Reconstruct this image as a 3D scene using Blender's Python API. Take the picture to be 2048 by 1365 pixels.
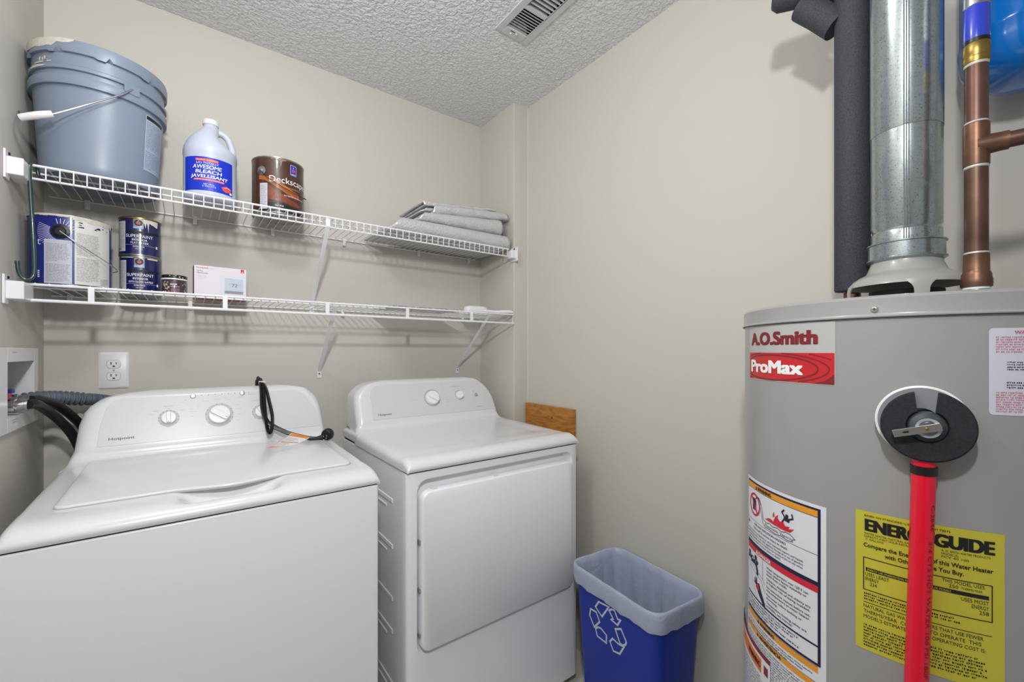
import bpy, bmesh, math, random
from mathutils import Vector, Matrix
from mathutils.geometry import tessellate_polygon
for o in list(bpy.data.objects): bpy.data.objects.remove(o, do_unlink=True)
scene = bpy.context.scene
COL = scene.collection
PI = math.pi
rad = math.radians

# ---------------------------------------------------------------- camera
cam = bpy.data.cameras.new('camera')
cam.sensor_width = 36.0
cam.lens = 36.0 * 860.0 / 2048.0
cam.shift_y = 19.5 / 2048.0
cam.clip_start = 0.02
cam_o = bpy.data.objects.new('camera', cam)
cam_o.location = (0, 0, 1.26)
cam_o.rotation_euler = (rad(90), 0, rad(-37.0))
COL.objects.link(cam_o)
scene.camera = cam_o

# ---------------------------------------------------------------- world, lights, exposure
scene.view_settings.view_transform = 'Standard'
scene.view_settings.look = 'None'
scene.view_settings.gamma = 1.0
scene.view_settings.use_curve_mapping = False
scene.view_settings.exposure = 0.05
world = bpy.data.worlds.new('ambient_fill')
scene.world = world
world.use_nodes = True
wbg = world.node_tree.nodes['Background']
wbg.inputs['Color'].default_value = (1.0, 0.995, 0.985, 1)
wbg.inputs['Strength'].default_value = 0.30  # even ambient fill, added in place of the unseen room behind

def area_light(name, loc, target, size, watts, color=(1, 1, 1), shape='DISK'):
    l = bpy.data.lights.new(name, 'AREA')
    l.shape = shape
    l.size = size
    l.energy = watts
    l.color = color
    o = bpy.data.objects.new(name, l)
    o.location = loc
    d = Vector(target) - Vector(loc)
    o.rotation_euler = d.to_track_quat('-Z', 'Y').to_euler()
    COL.objects.link(o)
    return o

def globe_light(name, loc, radius, watts, color=(1, 1, 1)):
    l = bpy.data.lights.new(name, 'POINT')
    l.shadow_soft_size = radius
    l.energy = watts
    l.color = color
    o = bpy.data.objects.new(name, l)
    o.location = loc
    COL.objects.link(o)
    return o

globe_light('ceiling_lamp_globe', (0.02, 0.80, 2.29), 0.060, 11.8, (1.0, 0.985, 0.97))
area_light('photographer_flash', (-0.02, -0.02, 1.95), (0.5, 1.6, 1.45), 0.10, 13.8, (0.99, 0.995, 1.0))

# ---------------------------------------------------------------- materials
def lin(c):
    if isinstance(c, str):
        c = c.lstrip('#')
        c = tuple(int(c[i:i + 2], 16) / 255.0 for i in (0, 2, 4))
    return tuple(((x / 12.92) if x <= 0.04045 else ((x + 0.055) / 1.055) ** 2.4) for x in c)

MATS = {}
def mat(name, col, rough=0.5, metal=0.0, bump=None, vary=None, coat=0.0, spec=0.5, alpha=1.0, col2=None, transl=0.0):
    """principled material; bump=(scale, strength, distance); vary=(scale, amount)"""
    if name in MATS: return MATS[name]
    m = bpy.data.materials.new(name)
    m.use_nodes = True
    nt = m.node_tree
    b = nt.nodes['Principled BSDF']
    c = lin(col)
    b.inputs['Base Color'].default_value = (*c, 1)
    b.inputs['Roughness'].default_value = rough
    b.inputs['Metallic'].default_value = metal
    b.inputs['Specular IOR Level'].default_value = spec
    b.inputs['Coat Weight'].default_value = coat
    b.inputs['Coat Roughness'].default_value = 0.08
    if alpha < 1: b.inputs['Alpha'].default_value = alpha
    if bump or vary:
        tc = nt.nodes.new('ShaderNodeTexCoord')
    if vary:
        n = nt.nodes.new('ShaderNodeTexNoise')
        n.inputs['Scale'].default_value = vary[0]
        n.inputs['Detail'].default_value = 4
        nt.links.new(tc.outputs['Object'], n.inputs['Vector'])
        r = nt.nodes.new('ShaderNodeValToRGB')
        c2 = lin(col2) if col2 else tuple(x * (1 - vary[1]) for x in c)
        r.color_ramp.elements[0].position = 0.35
        r.color_ramp.elements[1].position = 0.65
        r.color_ramp.elements[0].color = (*c2, 1)
        r.color_ramp.elements[1].color = (*c, 1)
        nt.links.new(n.outputs['Fac'], r.inputs['Fac'])
        nt.links.new(r.outputs['Color'], b.inputs['Base Color'])
    if bump:
        n2 = nt.nodes.new('ShaderNodeTexNoise')
        n2.inputs['Scale'].default_value = bump[0]
        n2.inputs['Detail'].default_value = 3
        nt.links.new(tc.outputs['Object'], n2.inputs['Vector'])
        bp = nt.nodes.new('ShaderNodeBump')
        bp.inputs['Strength'].default_value = bump[1]
        bp.inputs['Distance'].default_value = bump[2]
        nt.links.new(n2.outputs['Fac'], bp.inputs['Height'])
        nt.links.new(bp.outputs['Normal'], b.inputs['Normal'])
    MATS[name] = m
    return m

def rectnode(m): return m.node_tree

wall_m = mat('wall_paint_beige', '#c8c5bd', 0.62, bump=(260, 0.12, 0.001), spec=0.35)

def ceiling_material():
    m = bpy.data.materials.new('textured_ceiling_white')
    m.use_nodes = True
    nt = m.node_tree
    b = nt.nodes['Principled BSDF']
    b.inputs['Base Color'].default_value = (*lin('#dfdfe2'), 1)
    b.inputs['Roughness'].default_value = 0.75
    tc = nt.nodes.new('ShaderNodeTexCoord')
    n1 = nt.nodes.new('ShaderNodeTexNoise')
    n1.inputs['Scale'].default_value = 75
    n1.inputs['Detail'].default_value = 1.2
    n1.inputs['Distortion'].default_value = 0.7
    nt.links.new(tc.outputs['Object'], n1.inputs['Vector'])
    r = nt.nodes.new('ShaderNodeValToRGB')
    r.color_ramp.interpolation = 'B_SPLINE'
    r.color_ramp.elements[0].position = 0.36
    r.color_ramp.elements[1].position = 0.68
    nt.links.new(n1.outputs['Fac'], r.inputs['Fac'])
    bp = nt.nodes.new('ShaderNodeBump')
    bp.inputs['Strength'].default_value = 0.75
    bp.inputs['Distance'].default_value = 0.006
    nt.links.new(r.outputs['Color'], bp.inputs['Height'])
    nt.links.new(bp.outputs['Normal'], b.inputs['Normal'])
    return m
ceil_m = ceiling_material()
floor_m = mat('vinyl_floor_beige', '#d6d4c8', 0.4, vary=(9, 0.12))
white_app = mat('appliance_white_enamel', '#dddde0', 0.22, coat=0.35, bump=(500, 0.02, 0.0003))  # toned down in colour for the tops, which catch more light
white_lifted = mat('appliance_white_panel_lifted', '#ebebef', 0.3, coat=0.15)  # lifted white: light balance put into the colour of fronts and sides
fascia_m = mat('control_fascia_pale_grey', '#d0d0d3', 0.32)
dial_grey = mat('dial_ring_grey', '#b4b4b5', 0.35)
knob_white = mat('knob_white_plastic', '#ececec', 0.2, coat=0.3)
silver_btn = mat('silver_button', '#b9babc', 0.3, metal=0.6)
print_grey = mat('printed_grey_ink', '#8e8e90', 0.5)
print_dgrey = mat('printed_dark_grey_ink', '#55565a', 0.5)
print_lgrey = mat('printed_light_grey_ink', '#b3b3b5', 0.5)
ink_black = mat('printed_black_ink', '#151518', 0.5)
ink_white = mat('printed_white_ink', '#f0f0f0', 0.5)
ink_red = mat('printed_red_ink', '#cf1f38', 0.5)
ink_pink = mat('printed_pink_red_ink', '#c8627e', 0.5)
ink_dred = mat('printed_dark_red_ink', '#7d2026', 0.5)
ink_orange = mat('printed_orange_ink', '#e39a24', 0.5)
ink_navy = mat('printed_navy_ink', '#14143a', 0.5)
paper_white = mat('label_paper_white', '#dfe1e8', 0.45)
wire_white = mat('vinyl_coated_wire_white', '#e6e6ea', 0.3, coat=0.2)
plastic_white = mat('plastic_white', '#e4e4e6', 0.35)
dark_gap = mat('dark_gap', '#161616', 0.8)
black_rubber = mat('rubber_black', '#14141a', 0.4)
black_plastic = mat('plastic_black', '#101011', 0.35)
chrome = mat('chrome_plated', '#d8d8d8', 0.15, metal=1.0)
steel = mat('plain_steel', '#b5b7ba', 0.28, metal=1.0)
grey_hose = mat('corrugated_hose_grey', '#5c6470', 0.5)
heater_grey = mat('heater_grey_enamel', '#9a9a9a', 0.28, coat=0.25, bump=(40, 0.03, 0.002))
hood_grey = mat('draft_hood_grey_enamel', '#a2a29d', 0.3, coat=0.2)
foam_black = mat('foam_insulation_black', '#43464e', 0.75, bump=(420, 0.55, 0.0015), vary=(380, 0.45))
foam_ring = mat('foam_ring_black', '#24242c', 0.85, bump=(500, 0.5, 0.001), vary=(300, 0.4))
copper = mat('aged_copper', '#74564a', 0.42, metal=0.6, vary=(14, 0.35), col2='#574036', bump=(60, 0.05, 0.001))
copper_fit = mat('copper_fitting', '#7d5a45', 0.40, metal=0.6, vary=(40, 0.3), col2='#62483a')
brass = mat('brass', '#a08748', 0.35, metal=0.9, vary=(60, 0.2))
solder = mat('solder_seam', '#c4c8c2', 0.5, metal=0.3)
pipe_red = mat('red_plastic_pipe', '#e4002e', 0.3, coat=0.2)
tank_blue = mat('tank_blue_enamel', '#0a6fc8', 0.16, coat=0.6)
blue_fit = mat('blue_fitting_plastic', '#2b3fc0', 0.25, coat=0.3)
bucket_grey = mat('bucket_grey_plastic', '#7e8a9d', 0.36)
paint_splash = mat('dried_white_paint', '#cfcbc0', 0.6, vary=(90, 0.12))
jug_white = mat('jug_white_plastic', '#c0c8da', 0.4)
blue_label = mat('label_bright_blue', '#0a2fc4', 0.4)
deep_blue = mat('label_deep_blue', '#0f1a72', 0.35, coat=0.25)
navy_label = mat('label_navy', '#141a58', 0.3, coat=0.5)
can_metal = mat('can_tinplate', '#a9a9a7', 0.3, metal=0.9)
can_white = mat('can_label_white', '#d2d1ce', 0.45)
wood_handle = mat('wood_pale', '#c9ab94', 0.6, vary=(60, 0.15))
green_steel = mat('dark_green_coated_steel', '#1d3a38', 0.3, coat=0.4)
bin_blue = mat('bin_blue_plastic', '#10309a', 0.42, spec=0.4)
yellow_label = mat('label_yellow', '#c4bc3a', 0.5)

def make_galv():
    m = bpy.data.materials.new('galvanised_sheet_steel')
    m.use_nodes = True
    nt = m.node_tree
    b = nt.nodes['Principled BSDF']
    b.inputs['Metallic'].default_value = 0.85
    b.inputs['Roughness'].default_value = 0.24
    tc = nt.nodes.new('ShaderNodeTexCoord')
    v = nt.nodes.new('ShaderNodeTexVoronoi')
    v.inputs['Scale'].default_value = 110
    nt.links.new(tc.outputs['Object'], v.inputs['Vector'])
    n = nt.nodes.new('ShaderNodeTexNoise')
    n.inputs['Scale'].default_value = 400
    n.inputs['Detail'].default_value = 3
    nt.links.new(tc.outputs['Object'], n.inputs['Vector'])
    r = nt.nodes.new('ShaderNodeValToRGB')
    e = r.color_ramp.elements
    e[0].position, e[0].color = 0.33, (*lin('#969ea0'), 1)
    e[1].position, e[1].color = 0.42, (*lin('#c8d0d2'), 1)
    nt.links.new(n.outputs['Fac'], r.inputs['Fac'])
    r2 = nt.nodes.new('ShaderNodeValToRGB')
    r2.color_ramp.elements[0].color = (*lin('#aeb6b8'), 1)
    r2.color_ramp.elements[1].color = (*lin('#ccd3d5'), 1)
    nt.links.new(v.outputs['Color'], r2.inputs['Fac'])
    mx = nt.nodes.new('ShaderNodeMix')
    mx.data_type = 'RGBA'
    mx.blend_type = 'MULTIPLY'
    mx.inputs['Factor'].default_value = 0.6
    nt.links.new(r.outputs['Color'], mx.inputs['A'])
    nt.links.new(r2.outputs['Color'], mx.inputs['B'])
    nt.links.new(mx.outputs['Result'], b.inputs['Base Color'])
    return m
galv = make_galv()

def make_foil():
    m = bpy.data.materials.new('quilted_silver_foil')
    m.use_nodes = True
    nt = m.node_tree
    b = nt.nodes['Principled BSDF']
    b.inputs['Metallic'].default_value = 0.35
    b.inputs['Roughness'].default_value = 0.36
    b.inputs['Base Color'].default_value = (*lin('#cfd0d2'), 1)
    tc = nt.nodes.new('ShaderNodeTexCoord')
    v = nt.nodes.new('ShaderNodeTexVoronoi')
    v.inputs['Scale'].default_value = 130
    nt.links.new(tc.outputs['Object'], v.inputs['Vector'])
    n = nt.nodes.new('ShaderNodeTexNoise')
    n.inputs['Scale'].default_value = 60
    nt.links.new(tc.outputs['Object'], n.inputs['Vector'])
    mx = nt.nodes.new('ShaderNodeMath')
    mx.operation = 'ADD'
    nt.links.new(v.outputs['Distance'], mx.inputs[0])
    nt.links.new(n.outputs['Fac'], mx.inputs[1])
    bp = nt.nodes.new('ShaderNodeBump')
    bp.inputs['Strength'].default_value = 0.6
    bp.inputs['Distance'].default_value = 0.003
    nt.links.new(mx.outputs[0], bp.inputs['Height'])
    nt.links.new(bp.outputs['Normal'], b.inputs['Normal'])
    return m
foil_m = make_foil()

def make_wood():
    m = bpy.data.materials.new('stained_pine')
    m.use_nodes = True
    nt = m.node_tree
    b = nt.nodes['Principled BSDF']
    b.inputs['Roughness'].default_value = 0.5
    tc = nt.nodes.new('ShaderNodeTexCoord')
    mp = nt.nodes.new('ShaderNodeMapping')
    mp.inputs['Scale'].default_value = (1.0, 3.0, 14.0)
    nt.links.new(tc.outputs['Object'], mp.inputs['Vector'])
    n = nt.nodes.new('ShaderNodeTexNoise')
    n.inputs['Scale'].default_value = 4
    n.inputs['Detail'].default_value = 8
    n.inputs['Distortion'].default_value = 1.2
    nt.links.new(mp.outputs['Vector'], n.inputs['Vector'])
    r = nt.nodes.new('ShaderNodeValToRGB')
    e = r.color_ramp.elements
    e[0].position, e[0].color = 0.33, (*lin('#9a5f22'), 1)
    e[1].position, e[1].color = 0.62, (*lin('#bf8338'), 1)
    nt.links.new(n.outputs['Fac'], r.inputs['Fac'])
    nt.links.new(r.outputs['Color'], b.inputs['Base Color'])
    return m
pine_m = make_wood()

def make_bag():
    m = bpy.data.materials.new('thin_plastic_bag')
    m.use_nodes = True
    nt = m.node_tree
    b = nt.nodes['Principled BSDF']
    b.inputs['Base Color'].default_value = (*lin('#c6d1e4'), 1)
    b.inputs['Roughness'].default_value = 0.28
    b.inputs['Alpha'].default_value = 0.66
    tc = nt.nodes.new('ShaderNodeTexCoord')
    n = nt.nodes.new('ShaderNodeTexNoise')
    n.inputs['Scale'].default_value = 30
    n.inputs['Detail'].default_value = 4
    n.inputs['Distortion'].default_value = 1.0
    nt.links.new(tc.outputs['Object'], n.inputs['Vector'])
    bp = nt.nodes.new('ShaderNodeBump')
    bp.inputs['Strength'].default_value = 0.5
    bp.inputs['Distance'].default_value = 0.006
    nt.links.new(n.outputs['Fac'], bp.inputs['Height'])
    nt.links.new(bp.outputs['Normal'], b.inputs['Normal'])
    return m
bag_m = make_bag()

# ---------------------------------------------------------------- mesh helpers
BASE = {}          # object name -> world position of its thing's root
class MB:
    def __init__(s): s.v, s.f = [], []
    def add(s, verts, faces):
        k = len(s.v)
        s.v += [Vector(p) for p in verts]
        s.f += [tuple(i + k for i in fc) for fc in faces]
        return s
    def box(s, x0, x1, y0, y1, z0, z1, M=None):
        p = [Vector((x, y, z)) for z in (z0, z1) for y in (y0, y1) for x in (x0, x1)]
        if M: p = [M @ q for q in p]
        return s.add(p, [(0, 2, 3, 1), (4, 5, 7, 6), (0, 1, 5, 4), (2, 6, 7, 3), (0, 4, 6, 2), (1, 3, 7, 5)])
    def rings(s, rings, cap0=True, cap1=True, closed=True):
        n = len(rings[0])
        vs = [p for r in rings for p in r]
        fs = []
        for i in range(len(rings) - 1):
            for j in range(n if closed else n - 1):
                a, b = i * n + j, i * n + (j + 1) % n
                fs.append((a, b, b + n, a + n))
        if cap0: fs.append(tuple(reversed(range(n))))
        if cap1: fs.append(tuple(range((len(rings) - 1) * n, len(rings) * n)))
        return s.add(vs, fs)
    def lathe(s, prof, c=(0, 0, 0), seg=48, M=None, cap0=True, cap1=True, a0=0.0):
        c = Vector(c)
        R = []
        for r, z in prof:
            ring = [Vector((r * math.cos(a0 + 2 * PI * k / seg), r * math.sin(a0 + 2 * PI * k / seg), z)) for k in range(seg)]
            R.append([(M @ p if M else p) + c for p in ring])
        return s.rings(R, cap0, cap1)
    def tube(s, pts, r, seg=8, closed=False, flat=None, up=None):
        """round tube along pts (r may be a list); flat=(half_width, half_thickness) gives a flat strap, up fixes its normal"""
        pts = [Vector(p) for p in pts]
        n = len(pts)
        rs = r if isinstance(r, (list, tuple)) else [r] * n
        tang = []
        for i in range(n):
            a = pts[(i - 1) % n] if (closed or i > 0) else pts[i]
            b = pts[(i + 1) % n] if (closed or i < n - 1) else pts[i]
            t = b - a
            tang.append(t.normalized() if t.length > 1e-9 else Vector((0, 0, 1)))
        ref = Vector(up) if up else (Vector((0, 0, 1)) if abs(tang[0].z) < 0.9 else Vector((1, 0, 0)))
        nrm = (ref - ref.dot(tang[0]) * tang[0]).normalized()
        R = []
        for i in range(n):
            t = tang[i]
            if up: nrm = Vector(up)
            nrm = nrm - nrm.dot(t) * t
            nrm = nrm.normalized() if nrm.length > 1e-6 else t.orthogonal().normalized()
            bn = t.cross(nrm)
            ring = []
            for k in range(seg):
                a = 2 * PI * k / seg
                if flat:
                    ca, sa = math.cos(a), math.sin(a)
                    e = 0.45
                    cx = math.copysign(abs(ca) ** e, ca) * flat[0]
                    cy = math.copysign(abs(sa) ** e, sa) * flat[1]
                    ring.append(pts[i] + bn * cx + nrm * cy)
                else:
                    ring.append(pts[i] + (nrm * math.cos(a) + bn * math.sin(a)) * rs[i])
            R.append(ring)
        if closed:
            R.append(R[0])
            return s.rings(R, False, False)
        return s.rings(R)
    def prism(s, poly, h, M):
        """2D polygon (x,y) extruded along local z from 0 to h"""
        n = len(poly)
        a = [M @ Vector((x, y, 0)) for x, y in poly]
        b = [M @ Vector((x, y, h)) for x, y in poly]
        k = len(s.v)
        s.rings([a, b])
        return s

def rrect(x0, x1, y0, y1, r, n=5):
    out = []
    for cx, cy, a0 in ((x1 - r, y1 - r, 0), (x0 + r, y1 - r, 90), (x0 + r, y0 + r, 180), (x1 - r, y0 + r, 270)):
        for k in range(n + 1):
            a = rad(a0 + 90 * k / n)
            out.append((cx + r * math.cos(a), cy + r * math.sin(a)))
    return out

def frame(o, ex, ey, ez):
    M = Matrix.Identity(4)
    for i, v in enumerate((ex, ey, ez)):
        for j in range(3): M[j][i] = v[j]
    for j in range(3): M[j][3] = o[j]
    return M

def smooth_path(pts, n=6):
    """Catmull-Rom through the points"""
    P = [Vector(p) for p in pts]
    P = [2 * P[0] - P[1]] + P + [2 * P[-1] - P[-2]]
    out = []
    for i in range(1, len(P) - 2):
        for k in range(n):
            t = k / n
            a, b, c, d = P[i - 1], P[i], P[i + 1], P[i + 2]
            out.append(0.5 * ((2 * b) + (c - a) * t + (2 * a - 5 * b + 4 * c - d) * t * t + (3 * b - a - 3 * c + d) * t ** 3))
    out.append(P[-2])
    return out

def finish(me, smooth, angle):
    bm = bmesh.new()
    bm.from_mesh(me)
    bmesh.ops.remove_doubles(bm, verts=bm.verts, dist=1e-6)
    bmesh.ops.recalc_face_normals(bm, faces=bm.faces)
    bm.to_mesh(me)
    bm.free()
    if smooth:
        for p in me.polygons: p.use_smooth = True
        me.set_sharp_from_angle(angle=rad(angle))

def build(name, mb, m, parent=None, smooth=True, angle=35, bevel=None, flat_print=False, segs=2):
    base = BASE[parent.name] if parent else Vector((0, 0, 0))
    me = bpy.data.meshes.new(name)
    me.from_pydata([p - base for p in mb.v], [], mb.f)
    if not flat_print: finish(me, smooth, angle)
    me.materials.append(m)
    o = bpy.data.objects.new(name, me)
    COL.objects.link(o)
    if parent:
        o.parent = parent
        BASE[o.name] = base
    else:
        BASE[o.name] = Vector((0, 0, 0))
    if flat_print and any(k in name for k in ('print', 'lettering', 'drips', 'scuffs', 'specks', 'embossing', 'marks', 'dots', 'slots', 'digits', 'rings', 'knots', 'banners', 'recess', 'ribbon', 'border')):
        o['kind'] = 'stuff'          # ink too fine to pick apart
    if bevel:
        bv = o.modifiers.new('bevel', 'BEVEL')
        bv.width = bevel
        bv.segments = segs
        bv.limit_method = 'ANGLE'
        bv.angle_limit = rad(40)
        bv.harden_normals = True
    return o

def tag(o, label=None, cat=None, group=None, kind=None):
    if label: o['label'] = label
    if cat: o['category'] = cat
    if group: o['group'] = group
    if kind: o['kind'] = kind
    return o

def thing(name, loc, label, cat, group=None):
    o = bpy.data.objects.new(name, None)
    o.empty_display_size = 0.05
    o.location = loc
    COL.objects.link(o)
    BASE[o.name] = Vector(loc)
    return tag(o, label, cat, group)

def copy_part(src, parent, offset):
    """another child of the same thing sharing mesh data, moved by offset"""
    c = src.copy()
    COL.objects.link(c)
    c.parent = parent
    c.location = Vector(offset)
    BASE[c.name] = BASE[parent.name]
    return c

# ---------------------------------------------------------------- printing on surfaces
_font_cache = {}
def text2d(body, res=2):
    key = (body, res)
    if key in _font_cache: return _font_cache[key]
    cu = bpy.data.curves.new('lettering', 'FONT')
    cu.body = body
    cu.size = 1.0
    cu.resolution_u = res
    o = bpy.data.objects.new('lettering', cu)
    COL.objects.link(o)
    bpy.context.view_layer.update()
    dg = bpy.context.evaluated_depsgraph_get()
    me = bpy.data.meshes.new_from_object(o.evaluated_get(dg))
    vs = [(v.co.x, v.co.y) for v in me.vertices]
    fs = [tuple(p.vertices) for p in me.polygons]
    bpy.data.meshes.remove(me)
    bpy.data.objects.remove(o)
    bpy.data.curves.remove(cu)
    xs = [v[0] for v in vs] or [0]
    ys = [v[1] for v in vs] or [0]
    _font_cache[key] = (vs, fs, min(xs), max(xs), min(ys), max(ys))
    return _font_cache[key]

def cylmap(c, R, ang0, z0, off=0.0004, sgn=1):
    """(s,t): s runs to the viewer's right round an upright cylinder from ang0 (degrees), t runs up from z0"""
    def f(s, t, d=0.0):
        a = rad(ang0) + s / R
        rr = R + off + d
        return Vector((c[0] + rr * math.cos(a), c[1] + rr * math.sin(a), z0 + t))
    return f

def planemap(o, ex, ey, off=0.0004):
    o, ex, ey = Vector(o), Vector(ex).normalized(), Vector(ey).normalized()
    n = ex.cross(ey)
    def f(s, t, d=0.0): return o + ex * s + ey * t + n * (off + d)
    return f

def p_rect(mb, f, s0, s1, t0, t1, n=1, d=0.0):
    vs, fs = [], []
    for i in range(n + 1):
        s = s0 + (s1 - s0) * i / n
        vs += [f(s, t0, d), f(s, t1, d)]
    for i in range(n): fs.append((2 * i, 2 * i + 2, 2 * i + 3, 2 * i + 1))
    mb.add(vs, fs)

def p_poly(mb, f, pts, d=0.0):
    P = [Vector((x, y)) for x, y in pts]
    T = [tuple(t) for t in tessellate_polygon([[Vector((x, y, 0)) for x, y in pts]])]
    mid = {}
    while True:                            # split long edges so that the print follows curved surfaces
        out, again = [], False
        for (a, b, c) in T:
            e, i, j, k = max(((P[p_] - P[q_]).length, p_, q_, r_) for p_, q_, r_ in ((a, b, c), (b, c, a), (c, a, b)))
            if e > .011:
                key = (min(i, j), max(i, j))
                if key not in mid:
                    mid[key] = len(P)
                    P.append((P[i] + P[j]) / 2)
                m_ = mid[key]
                out += [(i, m_, k), (m_, j, k)]
                again = True
            else: out.append((a, b, c))
        T = out
        if not again: break
    mb.add([f(p_.x, p_.y, d) for p_ in P], [tuple(reversed(t)) for t in T])

def p_text(mb, f, body, s, t, h=None, w=None, align='L', bold=0.0, size=None, slant=0.0, d=0.0, heavy=0.0):
    """lettering with lower left (or centre/right) at s,t; h = cap height box, w = fit width"""
    vs, fs, x0, x1, y0, y1 = text2d(body, 6 if (h or 0) > .009 else 2)
    if x1 - x0 < 1e-6: return
    ky = size if size else h / max(1e-6, 0.73)
    kx = (w / (x1 - x0)) if w else ky
    if w and not h and not size: ky = kx
    W = (x1 - x0) * kx
    ox = {'L': 0, 'C': -W / 2, 'R': -W}[align]
    heavy += max(0.0, bold) * ky * 0.9
    shifts = [(0, 0)]
    if heavy > 0:
        hv = heavy * .45
        shifts = [(-heavy, 0), (heavy, 0), (0, 0)] if h and h < .006 else [(-heavy, -hv), (heavy, -hv), (-heavy, hv), (heavy, hv), (0, -hv), (0, hv), (-heavy / 2, 0), (heavy / 2, 0)]
    for i_, (ex, ey) in enumerate(shifts):
        mb.add([f(s + ox + (x - x0) * kx + slant * y * ky + ex, t + y * ky + ey, d + i_ * .00005) for x, y in vs], fs)

def p_line(mb, f, pts, w, closed=False, d=0.0):
    q = []
    for i in range(len(pts) if closed else len(pts) - 1):
        a, b = Vector(pts[i]), Vector(pts[(i + 1) % len(pts)])
        m_ = max(1, int((b - a).length / .010))
        q += [tuple(a.lerp(b, k / m_)) for k in range(m_)]
    if not closed: q.append(tuple(pts[-1]))
    pts = q
    n = len(pts)
    P = [Vector((x, y)) for x, y in pts]
    L, Rr = [], []
    for i in range(n):
        a = P[i - 1] if (closed or i > 0) else P[i]
        b = P[(i + 1) % n] if (closed or i < n - 1) else P[i]
        d1 = (P[i] - a)
        d2 = (b - P[i])
        d1 = d1.normalized() if d1.length > 0 else d2.normalized()
        d2 = d2.normalized() if d2.length > 0 else d1
        n1 = Vector((-d1.y, d1.x))
        n2 = Vector((-d2.y, d2.x))
        m_ = (n1 + n2)
        m_ = m_.normalized() if m_.length > 1e-6 else n1
        k = min(2.0, 1 / max(0.3, m_.dot(n1)))
        L.append(P[i] + m_ * (w / 2 * k))
        Rr.append(P[i] - m_ * (w / 2 * k))
    vs = [f(p.x, p.y, d) for p in L] + [f(p.x, p.y, d) for p in Rr]
    fs = []
    for i in range(n if closed else n - 1):
        j = (i + 1) % n
        fs.append((i, i + n, j + n, j))
    mb.add(vs, fs)

def p_ring(mb, f, cx, cy, r0, r1, n=28, d=0.0, sx=1.0):
    vs, fs = [], []
    for k in range(n):
        a = 2 * PI * k / n
        vs += [f(cx + r0 * sx * math.cos(a), cy + r0 * math.sin(a), d), f(cx + r1 * sx * math.cos(a), cy + r1 * math.sin(a), d)]
    for k in range(n):
        j = (k + 1) % n
        fs.append((2 * k, 2 * k + 1, 2 * j + 1, 2 * j))
    mb.add(vs, fs)

def p_disc(mb, f, cx, cy, r, n=24, d=0.0, sx=1.0):
    p_poly(mb, f, [(cx + r * sx * math.cos(2 * PI * k / n), cy + r * math.sin(2 * PI * k / n)) for k in range(n)], d)

def p_small(mb, f, s0, s1, t1, pitch, lines, rng, th=0.45, last=0.6, d=0.0):
    """print too small to read: rows of word-length dashes"""
    for i in range(lines):
        t = t1 - pitch * (i + 1)
        e = s0 + (s1 - s0) * (rng.uniform(0.35, 0.85) if i == lines - 1 else rng.uniform(0.88, 1.0))
        s = s0
        while s < e:
            for c in range(rng.randint(2, 8)):
                if s >= e: break
                lw_ = pitch * rng.uniform(.26, .46)
                kind = rng.random()
                b0 = -.14 if kind > .88 else 0.0
                tp = th * (1.0 if kind < .6 else 1.5)
                if rng.random() < .5:      # open letter: two thin stems
                    p_rect(mb, f, s, s + lw_ * .36, t + b0 * pitch, t + pitch * tp, 1, d)
                    p_rect(mb, f, s + lw_ * .36, s + lw_, t + pitch * th * .62, t + pitch * th, 1, d)
                else:
                    p_rect(mb, f, s, s + lw_, t, t + pitch * th, 1, d)
                s += lw_ + pitch * .17
            s += pitch * 0.34
rng = random.Random(7)
# ================================================================ the room
XL, XA, XR = -0.350, 1.225, 1.309          # left wall, alcove side wall, right wall
YB, YJ, YF = 1.900, 1.611, -0.75           # back wall, jog in the right wall, open end behind the camera
ZC = 2.43

mb = MB().box(-0.6, 1.6, YF, 2.05, -0.08, 0.0)
tag(build('floor', mb, floor_m), 'pale beige vinyl floor just showing beside the blue bin', kind='structure')
mb = MB().box(XL - 0.12, XR + 0.12, YB, YB + 0.12, 0, ZC + 0.1)
tag(build('wall_back', mb, wall_m), 'beige painted back wall behind the wire shelves', kind='structure')
# right wall with the small jog beside the dryer
poly = [(XA, YB + 0.005), (XA, YJ), (XR, YJ), (XR, YF), (XR + 0.12, YF), (XR + 0.12, YB + 0.005)]
mb = MB().prism(poly, ZC + 0.1, Matrix.Identity(4))
tag(build('wall_right', mb, wall_m, bevel=0.004, segs=3), 'beige painted right wall with a shallow jog at the shelves', kind='structure')
# left wall around the recess of the laundry valve box
BY0, BY1, BZ0, BZ1 = 1.545, 1.768, 1.098, 1.232
mb = MB()
for (y0, y1, z0, z1) in ((YF, BY0, 0, ZC + .1), (BY1, YB + .005, 0, ZC + .1), (BY0, BY1, 0, BZ0), (BY0, BY1, BZ1, ZC + .1)):
    mb.box(XL - 0.12, XL, y0, y1, z0, z1)
tag(build('wall_left', mb, wall_m), 'beige painted left wall with the laundry valve box', kind='structure')
# ceiling with the opening for the air register
VX0, VX1, VY0, VY1 = 0.886, 1.030, 0.925, 1.277
hx0, hx1, hy0, hy1 = VX0 + .026, VX1 - .026, VY0 + .03, VY1 - .035
mb = MB()
for (x0, x1, y0, y1) in ((XL - .1, hx0, YF, YB + .05), (hx1, XR + .1, YF, YB + .05), (hx0, hx1, YF, hy0), (hx0, hx1, hy1, YB + .05)):
    mb.box(x0, x1, y0, y1, ZC, ZC + 0.05)
tag(build('ceiling', mb, ceil_m), 'white ceiling with knockdown texture', kind='structure')

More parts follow.
